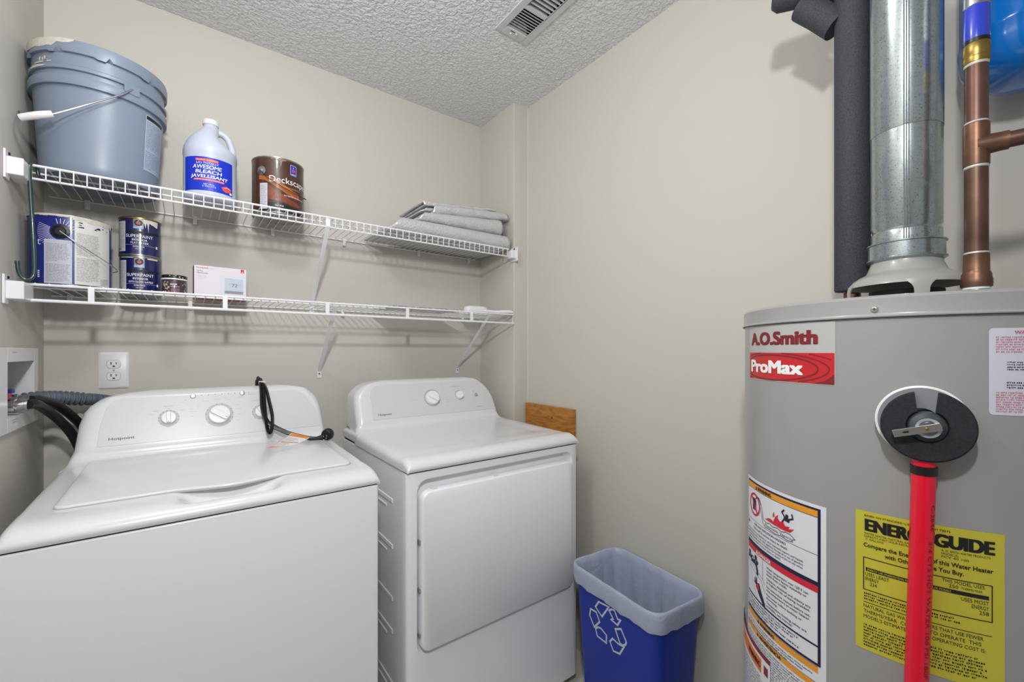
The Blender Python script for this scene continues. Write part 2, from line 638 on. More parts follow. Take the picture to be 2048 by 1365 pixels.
# ---------------------------------------------------------------- ceiling register
reg = thing('ceiling_register', (0.957, 1.10, ZC), 'white metal air register with louvres set in the textured ceiling', 'vent')
mb = MB()
z0, z1 = ZC - 0.006, ZC
for (x0, x1, y0, y1) in ((VX0, hx0, VY0, VY1), (hx1, VX1, VY0, VY1), (hx0, hx1, VY0, hy0), (hx0, hx1, hy1, VY1)):
    mb.box(x0, x1, y0, y1, z0, z1)
reg_m = mat('register_white_enamel', '#c9c9cb', 0.4)
build('register_frame', mb, reg_m, reg, bevel=0.002)
mb = MB().box(hx0, hx1, hy0, hy1, ZC + 0.045, ZC + 0.05).box(hx0 - .002, hx0, hy0, hy1, ZC, ZC + .05).box(hx1, hx1 + .002, hy0, hy1, ZC, ZC + .05)
build('duct_throat', mb, dark_gap, reg)
def slat_mesh(tilt):
    m_ = MB()
    M = Matrix.Rotation(rad(tilt), 4, 'X')
    m_.box(hx0 - 0.957 - .003, hx1 - 0.957 + .003, -0.0065, 0.0065, -0.0006, 0.0006, M)
    return m_
ymid = 1.135
n1 = 9
first = None
for k in range(n1):
    y = ymid + 0.012 + (hy1 - ymid - 0.014) * k / (n1 - 1)
    if first is None:
        m_ = slat_mesh(32)
        m_.v = [p + Vector((0.957, 1.10, ZC)) for p in m_.v]
        first = build('louvre', m_, reg_m, reg, smooth=False)
        first.location = (0, y - 1.10, 0.002)
    else: copy_part(first, reg, (0, y - 1.10, 0.002))
first = None
for k in range(11):
    y = hy0 + 0.008 + (ymid - 0.016 - hy0) * k / 10
    if first is None:
        m_ = slat_mesh(-84)
        m_.v = [p + Vector((0.957, 1.10, ZC)) for p in m_.v]
        first = build('louvre', m_, reg_m, reg, smooth=False)
        first.location = (0, y - 1.10, 0.002)
    else: copy_part(first, reg, (0, y - 1.10, 0.002))
build('centre_bar', MB().box(hx0, hx1, ymid - .007, ymid + .006, z0, ZC - .002), reg_m, reg)
for k in range(4):
    x = hx0 + (hx1 - hx0) * (k + 1) / 5
    build('damper_blade', MB().box(x - .0012, x + .0012, hy0, ymid - .01, ZC + .012, ZC + .03), dark_gap, reg)
build('damper_slot', MB().box(.936, .956, 1.2485, 1.2515, z0 - .0004, z0 + .001), dark_gap, reg)
build('damper_knob', MB().lathe([(.0, 0), (.004, 0), (.005, .004), (.003, .007), (0, .007)], (.962, 1.250, z0 - .007), 12), reg_m, reg)
build('screw', MB().lathe([(0, 0), (.003, .0005), (.004, .002)], (.945, 1.262, z0 - .002), 12), ink_white, reg)

# ---------------------------------------------------------------- duplex outlet
ox, oz = -0.1925, 1.1965
out = thing('wall_outlet', (ox, YB, oz), 'white duplex power outlet on the back wall above the washer', 'outlet')
mb = MB()
M = frame((ox, YB, oz), (1, 0, 0), (0, 0, 1), (0, -1, 0))
R0 = [M @ Vector((x, y, 0)) for x, y in rrect(-.0365, .0365, -.0585, .0585, .004, 3)]
R1 = [M @ Vector((x, y, .003)) for x, y in rrect(-.0365, .0365, -.0585, .0585, .004, 3)]
R2 = [M @ Vector((x, y, .006)) for x, y in rrect(-.032, .032, -.054, .054, .003, 3)]
mb.rings([R0, R1, R2])
build('cover_plate', mb, plastic_white, out, angle=50)
for s in (-1, 1):
    mb = MB()
    pts = [(.0165 * math.cos(a) * 1.0, max(-.0125, min(.0125, .0172 * math.sin(a)))) for a in [2 * PI * k / 28 for k in range(28)]]
    Mo = frame((ox, YB - .0055, oz + s * .0195), (1, 0, 0), (0, 0, 1), (0, -1, 0))
    mb.prism(pts, .0022, Mo)
    rc = build('receptacle', mb, plastic_white, out, bevel=.0006)
    mb = MB()
    f = planemap((ox, YB - .0078, oz + s * .0195), (1, 0, 0), (0, 0, 1), .0003)
    p_rect(mb, f, -.0075, -.0052, -.001, .0075)
    p_rect(mb, f, .0052, .0072, 0, .0068)
    p_poly(mb, f, [(-.003, -.0085), (.003, -.0085), (.003, -.006), (.0018, -.0042), (-.0018, -.0042), (-.003, -.006)])
    build('socket_slots', mb, ink_black, rc, flat_print=True)
    mb = MB()
    p_line(mb, planemap((ox, YB - .0061, oz + s * .0195), (1, 0, 0), (0, 0, 1), .0002), [(x * 1.06, y * 1.06) for x, y in pts], .0006, True)
    build('receptacle_gap', mb, print_grey, rc, flat_print=True)
build('screw', MB().lathe([(0, 0), (.003, 0), (.0022, .0015), (0, .0018)], (0, 0, 0), 12, frame((ox, YB - .006, oz), (1, 0, 0), (0, 0, 1), (0, -1, 0))), steel, out)

# ---------------------------------------------------------------- laundry valve box in the left wall
vb = thing('laundry_valve_box', (XL, 1.65, 1.165), 'white recessed washer valve box with red and blue handles in left wall', 'valve box')
mb = MB()
fx = XL + 0.006
F0, F1, G0, G1 = 1.485, 1.808, 1.062, 1.267
for (y0, y1, a, b) in ((F0, BY0, G0, G1), (BY1, F1, G0, G1), (BY0, BY1, G0, BZ0), (BY0, BY1, BZ1, G1)):
    mb.box(XL + .0002, fx, y0, y1, a, b)
build('frame', mb, plastic_white, vb, bevel=.0015)
mb = MB()
d = XL - 0.085
mb.add([(fx, BY0, BZ0), (fx, BY1, BZ0), (fx, BY1, BZ1), (fx, BY0, BZ1), (d, BY0 + .012, BZ0 + .006), (d, BY1 - .02, BZ0 + .006), (d, BY1 - .02, BZ1 - .006), (d, BY0 + .012, BZ1 - .006)],
       [(0, 1, 5, 4), (1, 2, 6, 5), (2, 3, 7, 6), (3, 0, 4, 7), (4, 5, 6, 7)])
build('recess', mb, mat('valve_box_inside', '#c9cacc', 0.45), vb, smooth=False)
mb = MB()
f = planemap((fx, 1.50, 1.07), (0, 1, 0), (0, 0, 1), .0004)
for t, a, b in ((.018, .075, .11), (.012, .08, .105), (.185, .08, .115)): p_rect(mb, f, a, b, t, t + .002)
build('embossing', mb, print_lgrey, vb, flat_print=True)
for (y, z, hm, xa, xb) in ((1.602, 1.124, mat('valve_handle_red', '#b01428', 0.35), -.408, -.322), (1.662, 1.131, mat('valve_handle_blue', '#1c2a88', 0.35), -.408, -.33)):
    v_ = MB()
    Mx = frame((0, y, z), (0, 1, 0), (0, 0, 1), (1, 0, 0))
    prof = [(.009, xa), (.009, xb - .05), (.0125, xb - .05), (.0125, xb - .036), (.0155, xb - .035), (.0155, xb - .022), (.012, xb - .021), (.0115, xb - .006), (.0135, xb - .005), (.0135, xb)]
    v_.lathe(prof, (0, 0, 0), 20, Mx)
    vo = build('valve_body', v_, chrome, vb)
    h_ = MB().box(xb - .068, xb - .03, y - .012, y + .012, z + .019, z + .030).box(xb - .056, xb - .046, y - .005, y + .005, z + .008, z + .020)
    build('valve_handle', h_, hm, vo, bevel=.002)

# ---------------------------------------------------------------- hoses
p = smooth_path([(-.322, 1.602, 1.124), (-.312, 1.625, 1.121), (-.300, 1.69, 1.092), (-.280, 1.735, 1.05), (-.262, 1.765, 1.00), (-.250, 1.80, .93), (-.24, 1.83, .82)], 8)
tag(build('supply_hose', MB().tube(p, .0115, 12), black_rubber), 'black rubber water hose from the red handled valve, lower of two', 'hose', 'washer water hoses')
p = smooth_path([(-.33, 1.662, 1.131), (-.318, 1.69, 1.128), (-.298, 1.745, 1.108), (-.272, 1.785, 1.068), (-.250, 1.815, 1.02), (-.236, 1.84, .95), (-.225, 1.85, .84)], 8)
tag(build('supply_hose', MB().tube(p, .0115, 12), black_rubber), 'black rubber water hose from the blue handled valve, upper of two', 'hose', 'washer water hoses')
p = smooth_path([(-.405, 1.725, 1.105), (-.37, 1.738, 1.122), (-.335, 1.765, 1.126), (-.30, 1.805, 1.122), (-.26, 1.835, 1.113), (-.21, 1.858, 1.103), (-.15, 1.868, 1.075), (-.09, 1.868, 1.02), (-.04, 1.868, .92)], 26)
rs = []
L = 0
for i in range(len(p)):
    if i: L += (p[i] - p[i - 1]).length
    fine = L > 0.20
    rs.append(.0175 + (.0012 * math.sin(L * 2 * PI / .0045) if fine else .0032 * math.sin(L * 2 * PI / .0125)))
# resample finely so that every corrugation is a ring of geometry
tot = L
N = 330
q, rr, acc, j = [], [], 0.0, 0
lens = [0]
for i in range(1, len(p)): lens.append(lens[-1] + (p[i] - p[i - 1]).length)
for k in range(N + 1):
    s_ = tot * k / N
    while j < len(lens) - 2 and lens[j + 1] < s_: j += 1
    t_ = (s_ - lens[j]) / max(1e-9, lens[j + 1] - lens[j])
    q.append(p[j].lerp(p[j + 1], t_))
    rr.append(.0175 + (.0012 * math.sin(s_ * 2 * PI / .0052) if s_ > .20 else .0034 * math.sin(s_ * 2 * PI / .0135)))
tag(build('drain_hose', MB().tube(q, rr, 16), grey_hose, angle=60), 'grey corrugated washer drain hose running from the wall box', 'hose')
# ================================================================ wire shelves
YS = 1.600
def shelf(name, zd, label, lip):
    """ventilated shelf: cross wires every 25 mm on front, middle and back rails"""
    sh = thing(name, (0.44, 1.75, zd), label, 'shelf')
    xa, xb = (-.338, 1.188) if lip else (-.332, 1.214)
    zt = zd - .0016 - .0032
    rails = [(YS, zt, .0034), (1.668, zt, .0026), (YB - .006, zt, .0026)]
    if lip: rails.append((YS + .002, zd - .038, .0030))
    else: rails.append((YS, zd - .045, .0042))
    for y, z, r in rails:
        build('rail', MB().tube([(xa, y, z), (xb, y, z)], r, 10), wire_white, sh)
    n = int((xb - xa - .02) / .0253)
    x0 = xa + .022
    w = MB()
    zc = zd - .0016
    if lip: pts = [(x0, YB - .007, zc), (x0, YS + .004, zc), (x0, YS - .0015, zc - .0015), (x0, YS - .0035, zc - .006), (x0, YS - .002, zd - .038)]
    else: pts = [(x0, YB - .007, zc), (x0, YS - .001, zc)]
    w.tube(pts, .0016, 6, up=(1, 0, 0))
    first = build('cross_wire', w, wire_white, sh)
    for k in range(1, n + 1):
        if x0 + k * .0253 < xb - .002: copy_part(first, sh, (k * .0253, 0, 0))
    return sh

up = shelf('wire_shelf', 1.735, 'upper white wire shelf with a narrow front lip carrying the grey bucket', True)
lo = shelf('wire_shelf', 1.433, 'lower white wire shelf with a hanging front rail carrying the blue paint cans', False)
# connectors between the deck and the hanging rail
first = None
for x in (-.207, .092, .392, .690, .985):
    if first is None: first = build('rail_connector', MB().box(x - .0065, x + .0065, YS - .0035, YS + .0015, 1.389, 1.429), wire_white, lo, bevel=.001)
    else: copy_part(first, lo, (x + .207, 0, 0))
build('end_wire', MB().tube([(1.212, YS, 1.428), (1.209, YS + .002, 1.389)], .0018, 6), wire_white, lo)
# wall clips under the back rail
def clips(sh, zd, xs):
    first = None
    for x in xs:
        if first is None:
            m_ = MB().box(x - .006, x + .006, YB - .0125, YB, zd - .026, zd + .003).tube([(x, YB - .012, zd - .019), (x, YB - .016, zd - .019)], .0035, 10)
            first = build('wall_clip', m_, wire_white, sh, bevel=.001)
            x_first = x
        else: copy_part(first, sh, (x - x_first, 0, 0))
clips(up, 1.733, (-.254, .020, .262, .531, .873, 1.149))
clips(lo, 1.431, (-.293, .006, .525, 1.113))
# end brackets
def end_bracket(sh, xw, s, z0, z1, body_w, yf=YS - .012):
    m_ = MB().box(min(xw, xw + s * body_w), max(xw, xw + s * body_w), yf, YS + .020, z0, z1)
    b_ = build('end_bracket', m_, wire_white, sh, bevel=.0025)
    m2 = MB().box(min(xw + s * .0003, xw + s * .005), max(xw + s * .0003, xw + s * .005), yf - .010, yf + .020 if yf < YS - .03 else YS + .032, z0 - .012, z1 + .014)
    build('flange', m2, wire_white, b_, bevel=.0015)
    m3 = MB().lathe([(0, 0), (.004, 0), (.0032, .0025), (0, .003)], (0, 0, 0), 10, frame((xw + s * .005, yf + .012, z1 + .008), (0, 1, 0), (0, 0, s), (s, 0, 0)))
    build('screw', m3, dark_gap, b_)
end_bracket(up, XL, 1, 1.684, 1.727, .032, 1.545)
end_bracket(up, XA, -1, 1.690, 1.728, .030)
end_bracket(lo, XL, 1, 1.384, 1.428, .034, 1.538)
# diagonal support braces
def brace(sh, x, zt, xw, zb, tab=True):
    w_ = .0075
    top, bot = Vector((x, YS + (.003 if tab else .008), zt)), Vector((xw, YB - .006, zb))
    head = [top + Vector((0, -.004, .034)), top + Vector((0, -.0045, .006))] if tab else []
    m_ = MB().tube(head + [top, top.lerp(bot, .5), bot, bot + Vector((0, .0045, -.010))], 1, 12, flat=(w_, .0016), up=(0, -.6, -.8))
    b_ = build('support_brace', m_, wire_white, sh)
    m2 = MB().box(xw - .0085, xw + .0085, YB - .0045, YB, zb - .034, zb + .004)
    build('foot_plate', m2, wire_white, b_, bevel=.0012)
    m3 = MB().lathe([(0, 0), (.0035, 0), (.003, .002), (0, .0025)], (0, 0, 0), 10, frame((xw, YB - .0045, zb - .016), (1, 0, 0), (0, 0, 1), (0, -1, 0)))
    build('screw', m3, print_dgrey, b_)
brace(up, .394, 1.692, .404, 1.447)
brace(lo, .421, 1.418, .433, 1.181, False)
brace(lo, 1.082, 1.418, 1.084, 1.179, False)

# ================================================================ washer and dryer
NP = Vector((0, -.9325, .3612))            # normal of the sloping control panels
SP = Vector((0, .3612, .9325))             # up the slope

def cover(x0, x1, rows, nx, dip=None):
    """one-piece top: each row = y, z, inset left, inset right, (dy,dz) of the side skirt, corner radius"""
    R = []
    for (y, z, il, ir, (dy, dz), r) in rows:
        a, b = x0 + il, x1 - ir
        D = Vector((0, dy, dz))
        Ld = max(D.length, 1e-6)
        Dn = D / Ld
        r = min(r, Ld * .95)
        left, right = [], []
        for k in range(7):
            ph = PI / 2 * (1 - k / 6)
            off = Dn * (r * (1 - math.cos(ph)))
            left.append(Vector((a + r - r * math.sin(ph), y, z)) + off)
            right.append(Vector((b - r + r * math.sin(ph), y, z)) + off)
        row = [Vector((a, y, z)) + D] + left
        for k in range(1, nx):
            x = a + r + (b - a - 2 * r) * k / nx
            row.append(Vector((x, y, z - (dip(x, y) if dip else 0))))
        row += list(reversed(right)) + [Vector((b, y, z)) + D]
        R.append(row)
    return MB().rings(R, False, False, closed=False)

def machine_rows(yf, zb, zd0, zd1, ins, pb, pt, zt, yback):
    """front lip -> deck -> concave rise -> control panel -> rounded top -> back"""
    rows = []
    for dy, dz, i_ in ((.003, 0, .006), (0, .006, .002), (.001, .013, 0), (.008, .022, 0), (.020, .0295, 0), (.040, .0355, 0), (.062, zd0 - zb - .001, 0)):
        rows.append((yf + dy, zb + dz, i_, i_, (0, -dz if dz > .001 else -.0005), .018))
    yd1 = pb[0] - .035
    for k in range(15):
        t = k / 14
        y = yf + .075 + (yd1 - yf - .075) * t
        z = zd0 + (zd1 - zd0) * t
        rows.append((y, z, 0, 0, (0, zb - z), .022))
    py, pz = pb
    for k, (ty, tz, i_, ddy) in enumerate(((.45, .10, .003, .010), (.72, .28, .008, .03), (.88, .55, .013, .06), (.96, .8, .018, .09))):
        y = yd1 + (py - yd1) * ty
        z = zd1 + (pz - zd1) * tz
        rows.append((y, z, i_, i_, (ddy, (zb - z) * (1 - tz * .7)), .022))
    for k in range(9):
        t = k / 8
        y = py + (pt[0] - py) * t
        z = pz + (pt[1] - pz) * t
        rows.append((y, z, ins(z)[0], ins(z)[1], (yback - y, -.02 * (1 - t)), .026))
    H = zt - pt[1]
    for k in range(1, 7):
        a = PI / 2 * k / 6
        y = pt[0] + .030 * (1 - math.cos(a)) + .006 * math.sin(a)
        z = pt[1] + H * math.sin(a)
        rows.append((y, z, ins(z)[0], ins(z)[1], (yback - y, -.002), .012))
    rows.append((yback - .004, zt - .002, ins(zt)[0] + .005, ins(zt)[1] + .005, (.003, -.004), .004))
    rows.append((yback, zt - .012, ins(zt - .012)[0], ins(zt - .012)[1], (.0005, -.002), .002))
    rows.append((yback, zb + .02, .02, .02, (.0005, -.002), .002))
    return rows

def interp(tab):
    def f(z):
        if z <= tab[0][0]: return tab[0][1:]
        for (a, b) in zip(tab, tab[1:]):
            if z <= b[0]:
                t = (z - a[0]) / (b[0] - a[0])
                return tuple(p + (q - p) * t for p, q in zip(a[1:], b[1:]))
        return tab[-1][1:]
    return f

def on_panel(p0):
    """map (x, z) given as the height on the panel to a frame origin on the panel plane"""
    def g(x, z, off=0.0):
        t = (z - p0[1]) / SP.z
        return Vector((x, p0[0], p0[1])) + SP * t + NP * off
    return g

def panel_print(p0):
    f0 = planemap((0, p0[0], p0[1]), (1, 0, 0), SP, .0012)
    return lambda s, t, d=0.0: f0(s, (t - p0[1]) / SP.z, d)

def knob(parent, g, x, z, r, h, turn, ridge=True, base=None):
    """round dial with a raised grip bar"""
    o = g(x, z, .001)
    Mk = frame(o, (1, 0, 0), SP, NP)
    if base:
        m_ = MB()
        p_ring(m_, lambda s, t, d=0: Mk @ Vector((s, t, .0006 + d)), 0, 0, r * .9, base, 40)
        br = build('dial_ring', m_, dial_grey, parent, flat_print=True)
        m_ = MB()
        for k in range(12):
            a = rad(-40 + 260 * k / 11)
            c, s = math.cos(a), math.sin(a)
            q = [(c * (base - .004) - s * .0005, s * (base - .004) + c * .0005), (c * (base - .004) + s * .0005, s * (base - .004) - c * .0005),
                 (c * base + s * .0005, s * base - c * .0005), (c * base - s * .0005, s * base + c * .0005)]
            p_poly(m_, lambda s_, t_, d=0: Mk @ Vector((s_, t_, .0010)), q)
        build('tick_marks', m_, print_dgrey, br, flat_print=True)
    ko = build('dial', MB().lathe([(r * 1.04, 0), (r * 1.04, .002), (r, .004), (r * .97, h * .55), (r * .92, h * .62), (0, h * .64)], (0, 0, 0), 40, Mk), knob_white, parent)
    a = rad(turn)
    Mb = Mk @ Matrix.Rotation(a, 4, 'Z')
    bar = rrect(-r * .92, r * .92, -r * .26, r * .26, r * .22, 4)
    lowr = [Mb @ Vector((x_, y_, h * .5)) for x_, y_ in rrect(-r * .94, r * .94, -r * .34, r * .34, r * .25, 4)]
    upr = [Mb @ Vector((x_, y_, h)) for x_, y_ in bar]
    build('grip', MB().rings([lowr, upr]), knob_white, ko, bevel=.0015)
    m_ = MB()
    p_rect(m_, lambda s_, t_, d=0: Mb @ Vector((s_, t_, h + .0004)), -r * .88, -r * .62, -.0005, .0005)
    build('pointer_line', m_, print_dgrey, ko, flat_print=True)
    return ko

# ---------------------------------------------------------------- washer
WX0, WX1, WY, WZ = -.275, .418, 1.150, .899
wa = thing('washing_machine', (.075, 1.48, 0), 'white top loading washer under the outlet with a black cord on its lid', 'washer')
mb = MB().box(WX0 + .003, WX1 - .003, WY + .004, 1.795, .025, WZ - .003)
build('cabinet', mb, white_lifted, wa, bevel=.006)
build('cover_gap', MB().box(WX0 + .006, WX1 - .006, WY + .009, 1.785, WZ - .004, WZ + .004), dark_gap, wa)
build('rear_deck', MB().box(WX0 + .001, WX1 - .001, 1.61, 1.797, WZ + .0005, WZ + .045), white_app, wa, bevel=.012, segs=3)
wins = interp([(.96, .020, .016), (1.05, .028, .024), (1.085, .038, .034), (1.108, .055, .048), (1.120, .078, .066), (1.128, .105, .085), (1.133, .14, .11), (1.137, .18, .15)])
def scoop(x, y):
    c, w = .085, .118
    t = abs(x - c) / w
    if t >= 1: return 0
    sx = 1 if t < .55 else .5 + .5 * math.cos(PI * (t - .55) / .45)
    y0, y1 = 1.166, 1.262
    if not (y0 < y < y1): return 0
    u = (y - y0) / (y1 - y0)
    return .030 * sx * math.sin(PI * min(1, u * 1.08) ** 1.15)
rows = machine_rows(WY, WZ, .936, .946, wins, (1.664, .982), (1.716, 1.116), 1.137, 1.798)
# extra rows through the hand scoop
ex = []
for r_ in rows:
    ex.append(r_)
rows2 = [r_ for r_ in rows if r_[0] < 1.165]
for k in range(12):
    y = 1.168 + .096 * k / 11
    zz = WZ + .022 + (.937 - WZ - .022) * (1 - math.exp(-(y - 1.158) / .018)) / (1 - math.exp(-.106 / .018))
    rows2.append((y, zz, 0, 0, (0, WZ - zz), .02))
rows2 += [r_ for r_ in rows if r_[0] >= 1.27]
build('top_cover', cover(WX0, WX1, rows2, 48, scoop), white_app, wa, angle=55)
# lid, hinged at the back, its front edge bowed out over the scoop
LX0, LX1, LYF, LYB = -.219, .371, 1.247, 1.662
def lid_outline(inset):
    pts = []
    r = .018
    for cx, cy, a0 in ((LX1 - r, LYB - r, 0), (LX0 + r, LYB - r, 90)):
        for k in range(5):
            a = rad(a0 + 90 * k / 4)
            pts.append((cx + (r - inset) * math.cos(a), cy + (r - inset) * math.sin(a)))
    for k in range(5):
        a = rad(180 + 90 * k / 4)
        pts.append((LX0 + r + (r - inset) * math.cos(a), LYF + r + (r - inset) * math.sin(a)))
    for k in range(21):
        x = LX0 + r + .005 + (LX1 - LX0 - 2 * r - .01) * k / 20
        t = min(1, abs(x - .085) / .125)
        pts.append((x, LYF + inset - (.024 * (.5 + .5 * math.cos(PI * t)))))
    for k in range(5):
        a = rad(270 + 90 * k / 4)
        pts.append((LX1 - r + (r - inset) * math.cos(a), LYF + r + (r - inset) * math.sin(a)))
    return pts
def lid_z(y): return .9395 + .010 * (y - 1.247) / .415
rings = []
for inset, dz in ((0, -.005), (0, .0015), (.0012, .0032), (.0035, .0040)):
    rings.append([Vector((x, y, lid_z(y) + dz)) for x, y in lid_outline(inset)])
lid = build('lid', MB().rings(rings), white_app, wa, angle=50)
build('lid_seam', MB().rings([[Vector((x, y, lid_z(y) - .004)) for x, y in lid_outline(-.0014)], [Vector((x, y, lid_z(y) - .0005)) for x, y in lid_outline(-.0014)]]), print_lgrey, wa)
for x in (LX0 + .005, LX1 - .005):
    build('hinge', MB().tube([(x - .008, LYB + .002, .953), (x + .008, LYB + .002, .953)], .0032, 8), dark_gap, wa)
# control panel
g = on_panel((1.664, .982))
pf = panel_print((1.664, .982))
fas = [(-.205, .988), (.381, .988), (.372, 1.045), (.352, 1.085), (.330, 1.108), (.305, 1.119), (-.150, 1.119), (-.175, 1.111), (-.190, 1.09), (-.200, 1.045)]
mb = MB()
mb.rings([[pf(x, z, -.002) for x, z in fas], [pf(x, z, .0) for x, z in fas]])
fo = build('control_fascia', mb, fascia_m, wa, bevel=.0006)
knob(wa, g, -.047, 1.052, .0185, .020, 92, base=.026)
knob(wa, g, .082, 1.051, .030, .022, 146, base=.0385)
knob(wa, g, .199, 1.050, .0185, .020, 120, base=.026)
for x, z in ((.013, 1.117), (.147, 1.119)):
    Mk = frame(g(x, z - .003, .001), (1, 0, 0), SP, NP)
    build('push_button', MB().lathe([(.0075, 0), (.0075, .003), (.006, .0048), (0, .0055)], (0, 0, 0), 20, Mk), silver_btn, wa)
mb = MB()
for k in range(6): p_disc(mb, pf, .035 + .0182 * k, 1.1155 + .0002 * k, .0012, 8, .0002)
for z in (1.1175, 1.111): p_disc(mb, pf, .166, z, .0012, 8, .0002)
build('indicator_dots', mb, print_dgrey, fo, flat_print=True)
mb = MB()
p_text(mb, pf, 'Hotpoint', -.181, 1.003, h=.0078, w=.056, bold=.018, d=.0003)
build('brand_lettering', mb, print_dgrey, fo, flat_print=True)
mb = MB()
p_text(mb, pf, 'Load Size', -.060, 1.0865, h=.0046, bold=.006, d=.0003)
p_text(mb, pf, 'Medium', -.086, 1.074, h=.0032, bold=.004, d=.0003)
p_text(mb, pf, 'Large', -.053, 1.0795, h=.0032, bold=.004, d=.0003)
p_text(mb, pf, 'Small', -.093, 1.066, h=.0032, bold=.004, d=.0003)
p_text(mb, pf, 'Super', -.020, 1.072, h=.0032, bold=.004, d=.0003)
p_text(mb, pf, 'Light', .022, 1.081, h=.0032, bold=.004, d=.0003)
p_text(mb, pf, 'Rinse', .128, 1.030, h=.0032, bold=.004, d=.0003)
p_text(mb, pf, 'Water Temp', .176, 1.0865, h=.0042, bold=.004, d=.0003)
for s0, z in ((-.011, 1.1015), (-.020, 1.0965), (.132, 1.1035), (.133, 1.100), (.004, 1.0735), (.002, 1.0655), (.006, 1.052), (.127, 1.0775), (.131, 1.065), (.133, 1.0485), (.037, 1.0955), (.068, 1.0995), (.094, 1.1015), (.10, 1.0955), (.227, 1.066), (.229, 1.054), (.227, 1.043), (.171, 1.069), (.171, 1.1165), (.171, 1.110)):
    p_small(mb, pf, s0, s0 + rng.uniform(.016, .026), z + .0034, .0032, 1, rng, .5, d=.0003)
build('panel_lettering', mb, print_lgrey, fo, flat_print=True)

# ---------------------------------------------------------------- dryer
DX0, DX1, DY, DZ = .496, 1.182, 1.152, .911
dr = thing('clothes_dryer', (.839, 1.48, 0), 'white front loading dryer standing between the washer and the blue bin', 'dryer')
mb = MB().box(DX0 + .004, DX1 - .004, DY + .035, 1.795, .04, DZ - .003)
cab = build('cabinet', mb, white_lifted, dr, bevel=.004)
for z in (.80, .775, .66, .635, .50, .40, .375, .24, .215):
    long = z in (.80, .66, .50, .40, .24)
    build('side_rib', MB().tube([(DX0 + .004, 1.27 if long else 1.32, z), (DX0 + .004, 1.70 if long else 1.62, z)], 1, 8, flat=(.007 if long else .003, .0025), up=(-1, 0, 0)), white_lifted, cab)
build('cover_gap', MB().box(DX0 + .007, DX1 - .007, DY + .012, 1.785, DZ - .005, DZ + .004), dark_gap, dr)
build('rear_deck', MB().box(DX0 + .001, DX1 - .001, 1.60, 1.797, DZ + .0005, DZ + .038), white_app, dr, bevel=.012, segs=3)
# front panel with the recessed door opening
def plate_hole(ox0, ox1, oz0, oz1, hole, y):
    hx0_, hx1_ = min(p_[0] for p_ in hole), max(p_[0] for p_ in hole)
    hz0_, hz1_ = min(p_[1] for p_ in hole), max(p_[1] for p_ in hole)
    r = .034
    o_ = []
    for (x, z) in hole:
        inx, inz = hx0_ + r - 1e-6 <= x <= hx1_ - r + 1e-6, hz0_ + r - 1e-6 <= z <= hz1_ - r + 1e-6
        if inx: o_.append((x, oz1 if z > (hz0_ + hz1_) / 2 else oz0))
        elif inz: o_.append((ox1 if x > (hx0_ + hx1_) / 2 else ox0, z))
        else:
            ax = hx1_ - r if x > (hx0_ + hx1_) / 2 else hx0_ + r      # centre of this corner's arc
            az = hz1_ - r if z > (hz0_ + hz1_) / 2 else hz0_ + r
            X_, Z__ = (ox1 if x > ax else ox0), (oz1 if z > az else oz0)
            a = math.degrees(math.atan2(abs(z - az), abs(x - ax)))
            if a <= 45.01: o_.append((X_, az + (Z__ - az) * min(1, a / 45)))
            else: o_.append((X_ + (ax - X_) * (a - 45) / 45, Z__))
    return o_
hole = rrect(.526, 1.150, .376, .886, .034, 8)
dn = []
for i in range(len(hole)):
    a, b = Vector(hole[i]), Vector(hole[(i + 1) % len(hole)])
    m_ = max(1, int((b - a).length / .05))
    dn += [tuple(a.lerp(b, k / m_)) for k in range(m_)]
hole = dn
cxm, czm = .838, .631
def shrink(pts, d):
    return [(x - math.copysign(min(d, abs(x - cxm)), x - cxm) * (1 if abs(x - cxm) > .25 else 0), z - math.copysign(d, z - czm) * (1 if abs(z - czm) > .2 else 0)) for x, z in pts]
out_ = plate_hole(DX0, DX1, .04, DZ - .004, hole, DY)
Rg = []
Rg.append([Vector((x, DY + .036, z)) for x, z in out_])
Rg.append([Vector((x, DY + .016, z)) for x, z in out_])
for k in range(1, 5):
    a = PI / 2 * k / 4
    e = .014
    Rg.append([Vector((x + (e * (1 - math.cos(a)) if x < DX0 + .0005 else (-e * (1 - math.cos(a)) if x > DX1 - .0005 else 0)), DY + .016 - .014 * math.sin(a) - (.002 if k == 4 else 0), z)) for x, z in out_])
Rg.append([Vector((x, DY, z)) for x, z in hole])
Rg.append([Vector((x, DY + .003, z)) for x, z in shrink(hole, .002)])
Rg.append([Vector((x, DY + .022, z)) for x, z in shrink(hole, .010)])
build('front_panel', MB().rings(Rg, False, True), white_lifted, dr, angle=40)
# door
d_out = rrect(.536, 1.141, .388, .852, .026, 7)
Rg = []
for ins_, y in ((.004, DY + .024), (0, DY + .020), (0, DY - .008), (.0015, DY - .0125), (.005, DY - .015)):
    Rg.append([Vector((x, y, z)) for x, z in rrect(.536 + ins_, 1.141 - ins_, .388 + ins_, .852 - ins_, .026 - ins_ * .5, 7)])
door = build('door', MB().rings(Rg), white_lifted, dr, angle=40)
for x in (.572, .790): build('door_bumper', MB().box(x, x + .016, DY - .006, DY + .012, .851, .857), white_app, door, bevel=.001)
for z in (.70, .56, .43): build('door_clip', MB().box(.532, .538, DY - .004, DY + .010, z, z + .012), print_grey, door)
dins = interp([(.96, .016, .012), (1.03, .018, .020), (1.06, .019, .028), (1.085, .024, .042), (1.105, .040, .060), (1.117, .058, .078), (1.127, .080, .098), (1.134, .11, .12), (1.138, .15, .15)])
rows = machine_rows(DY - .004, DZ, .945, .950, dins, (1.655, .985), (1.711, 1.118), 1.138, 1.798)
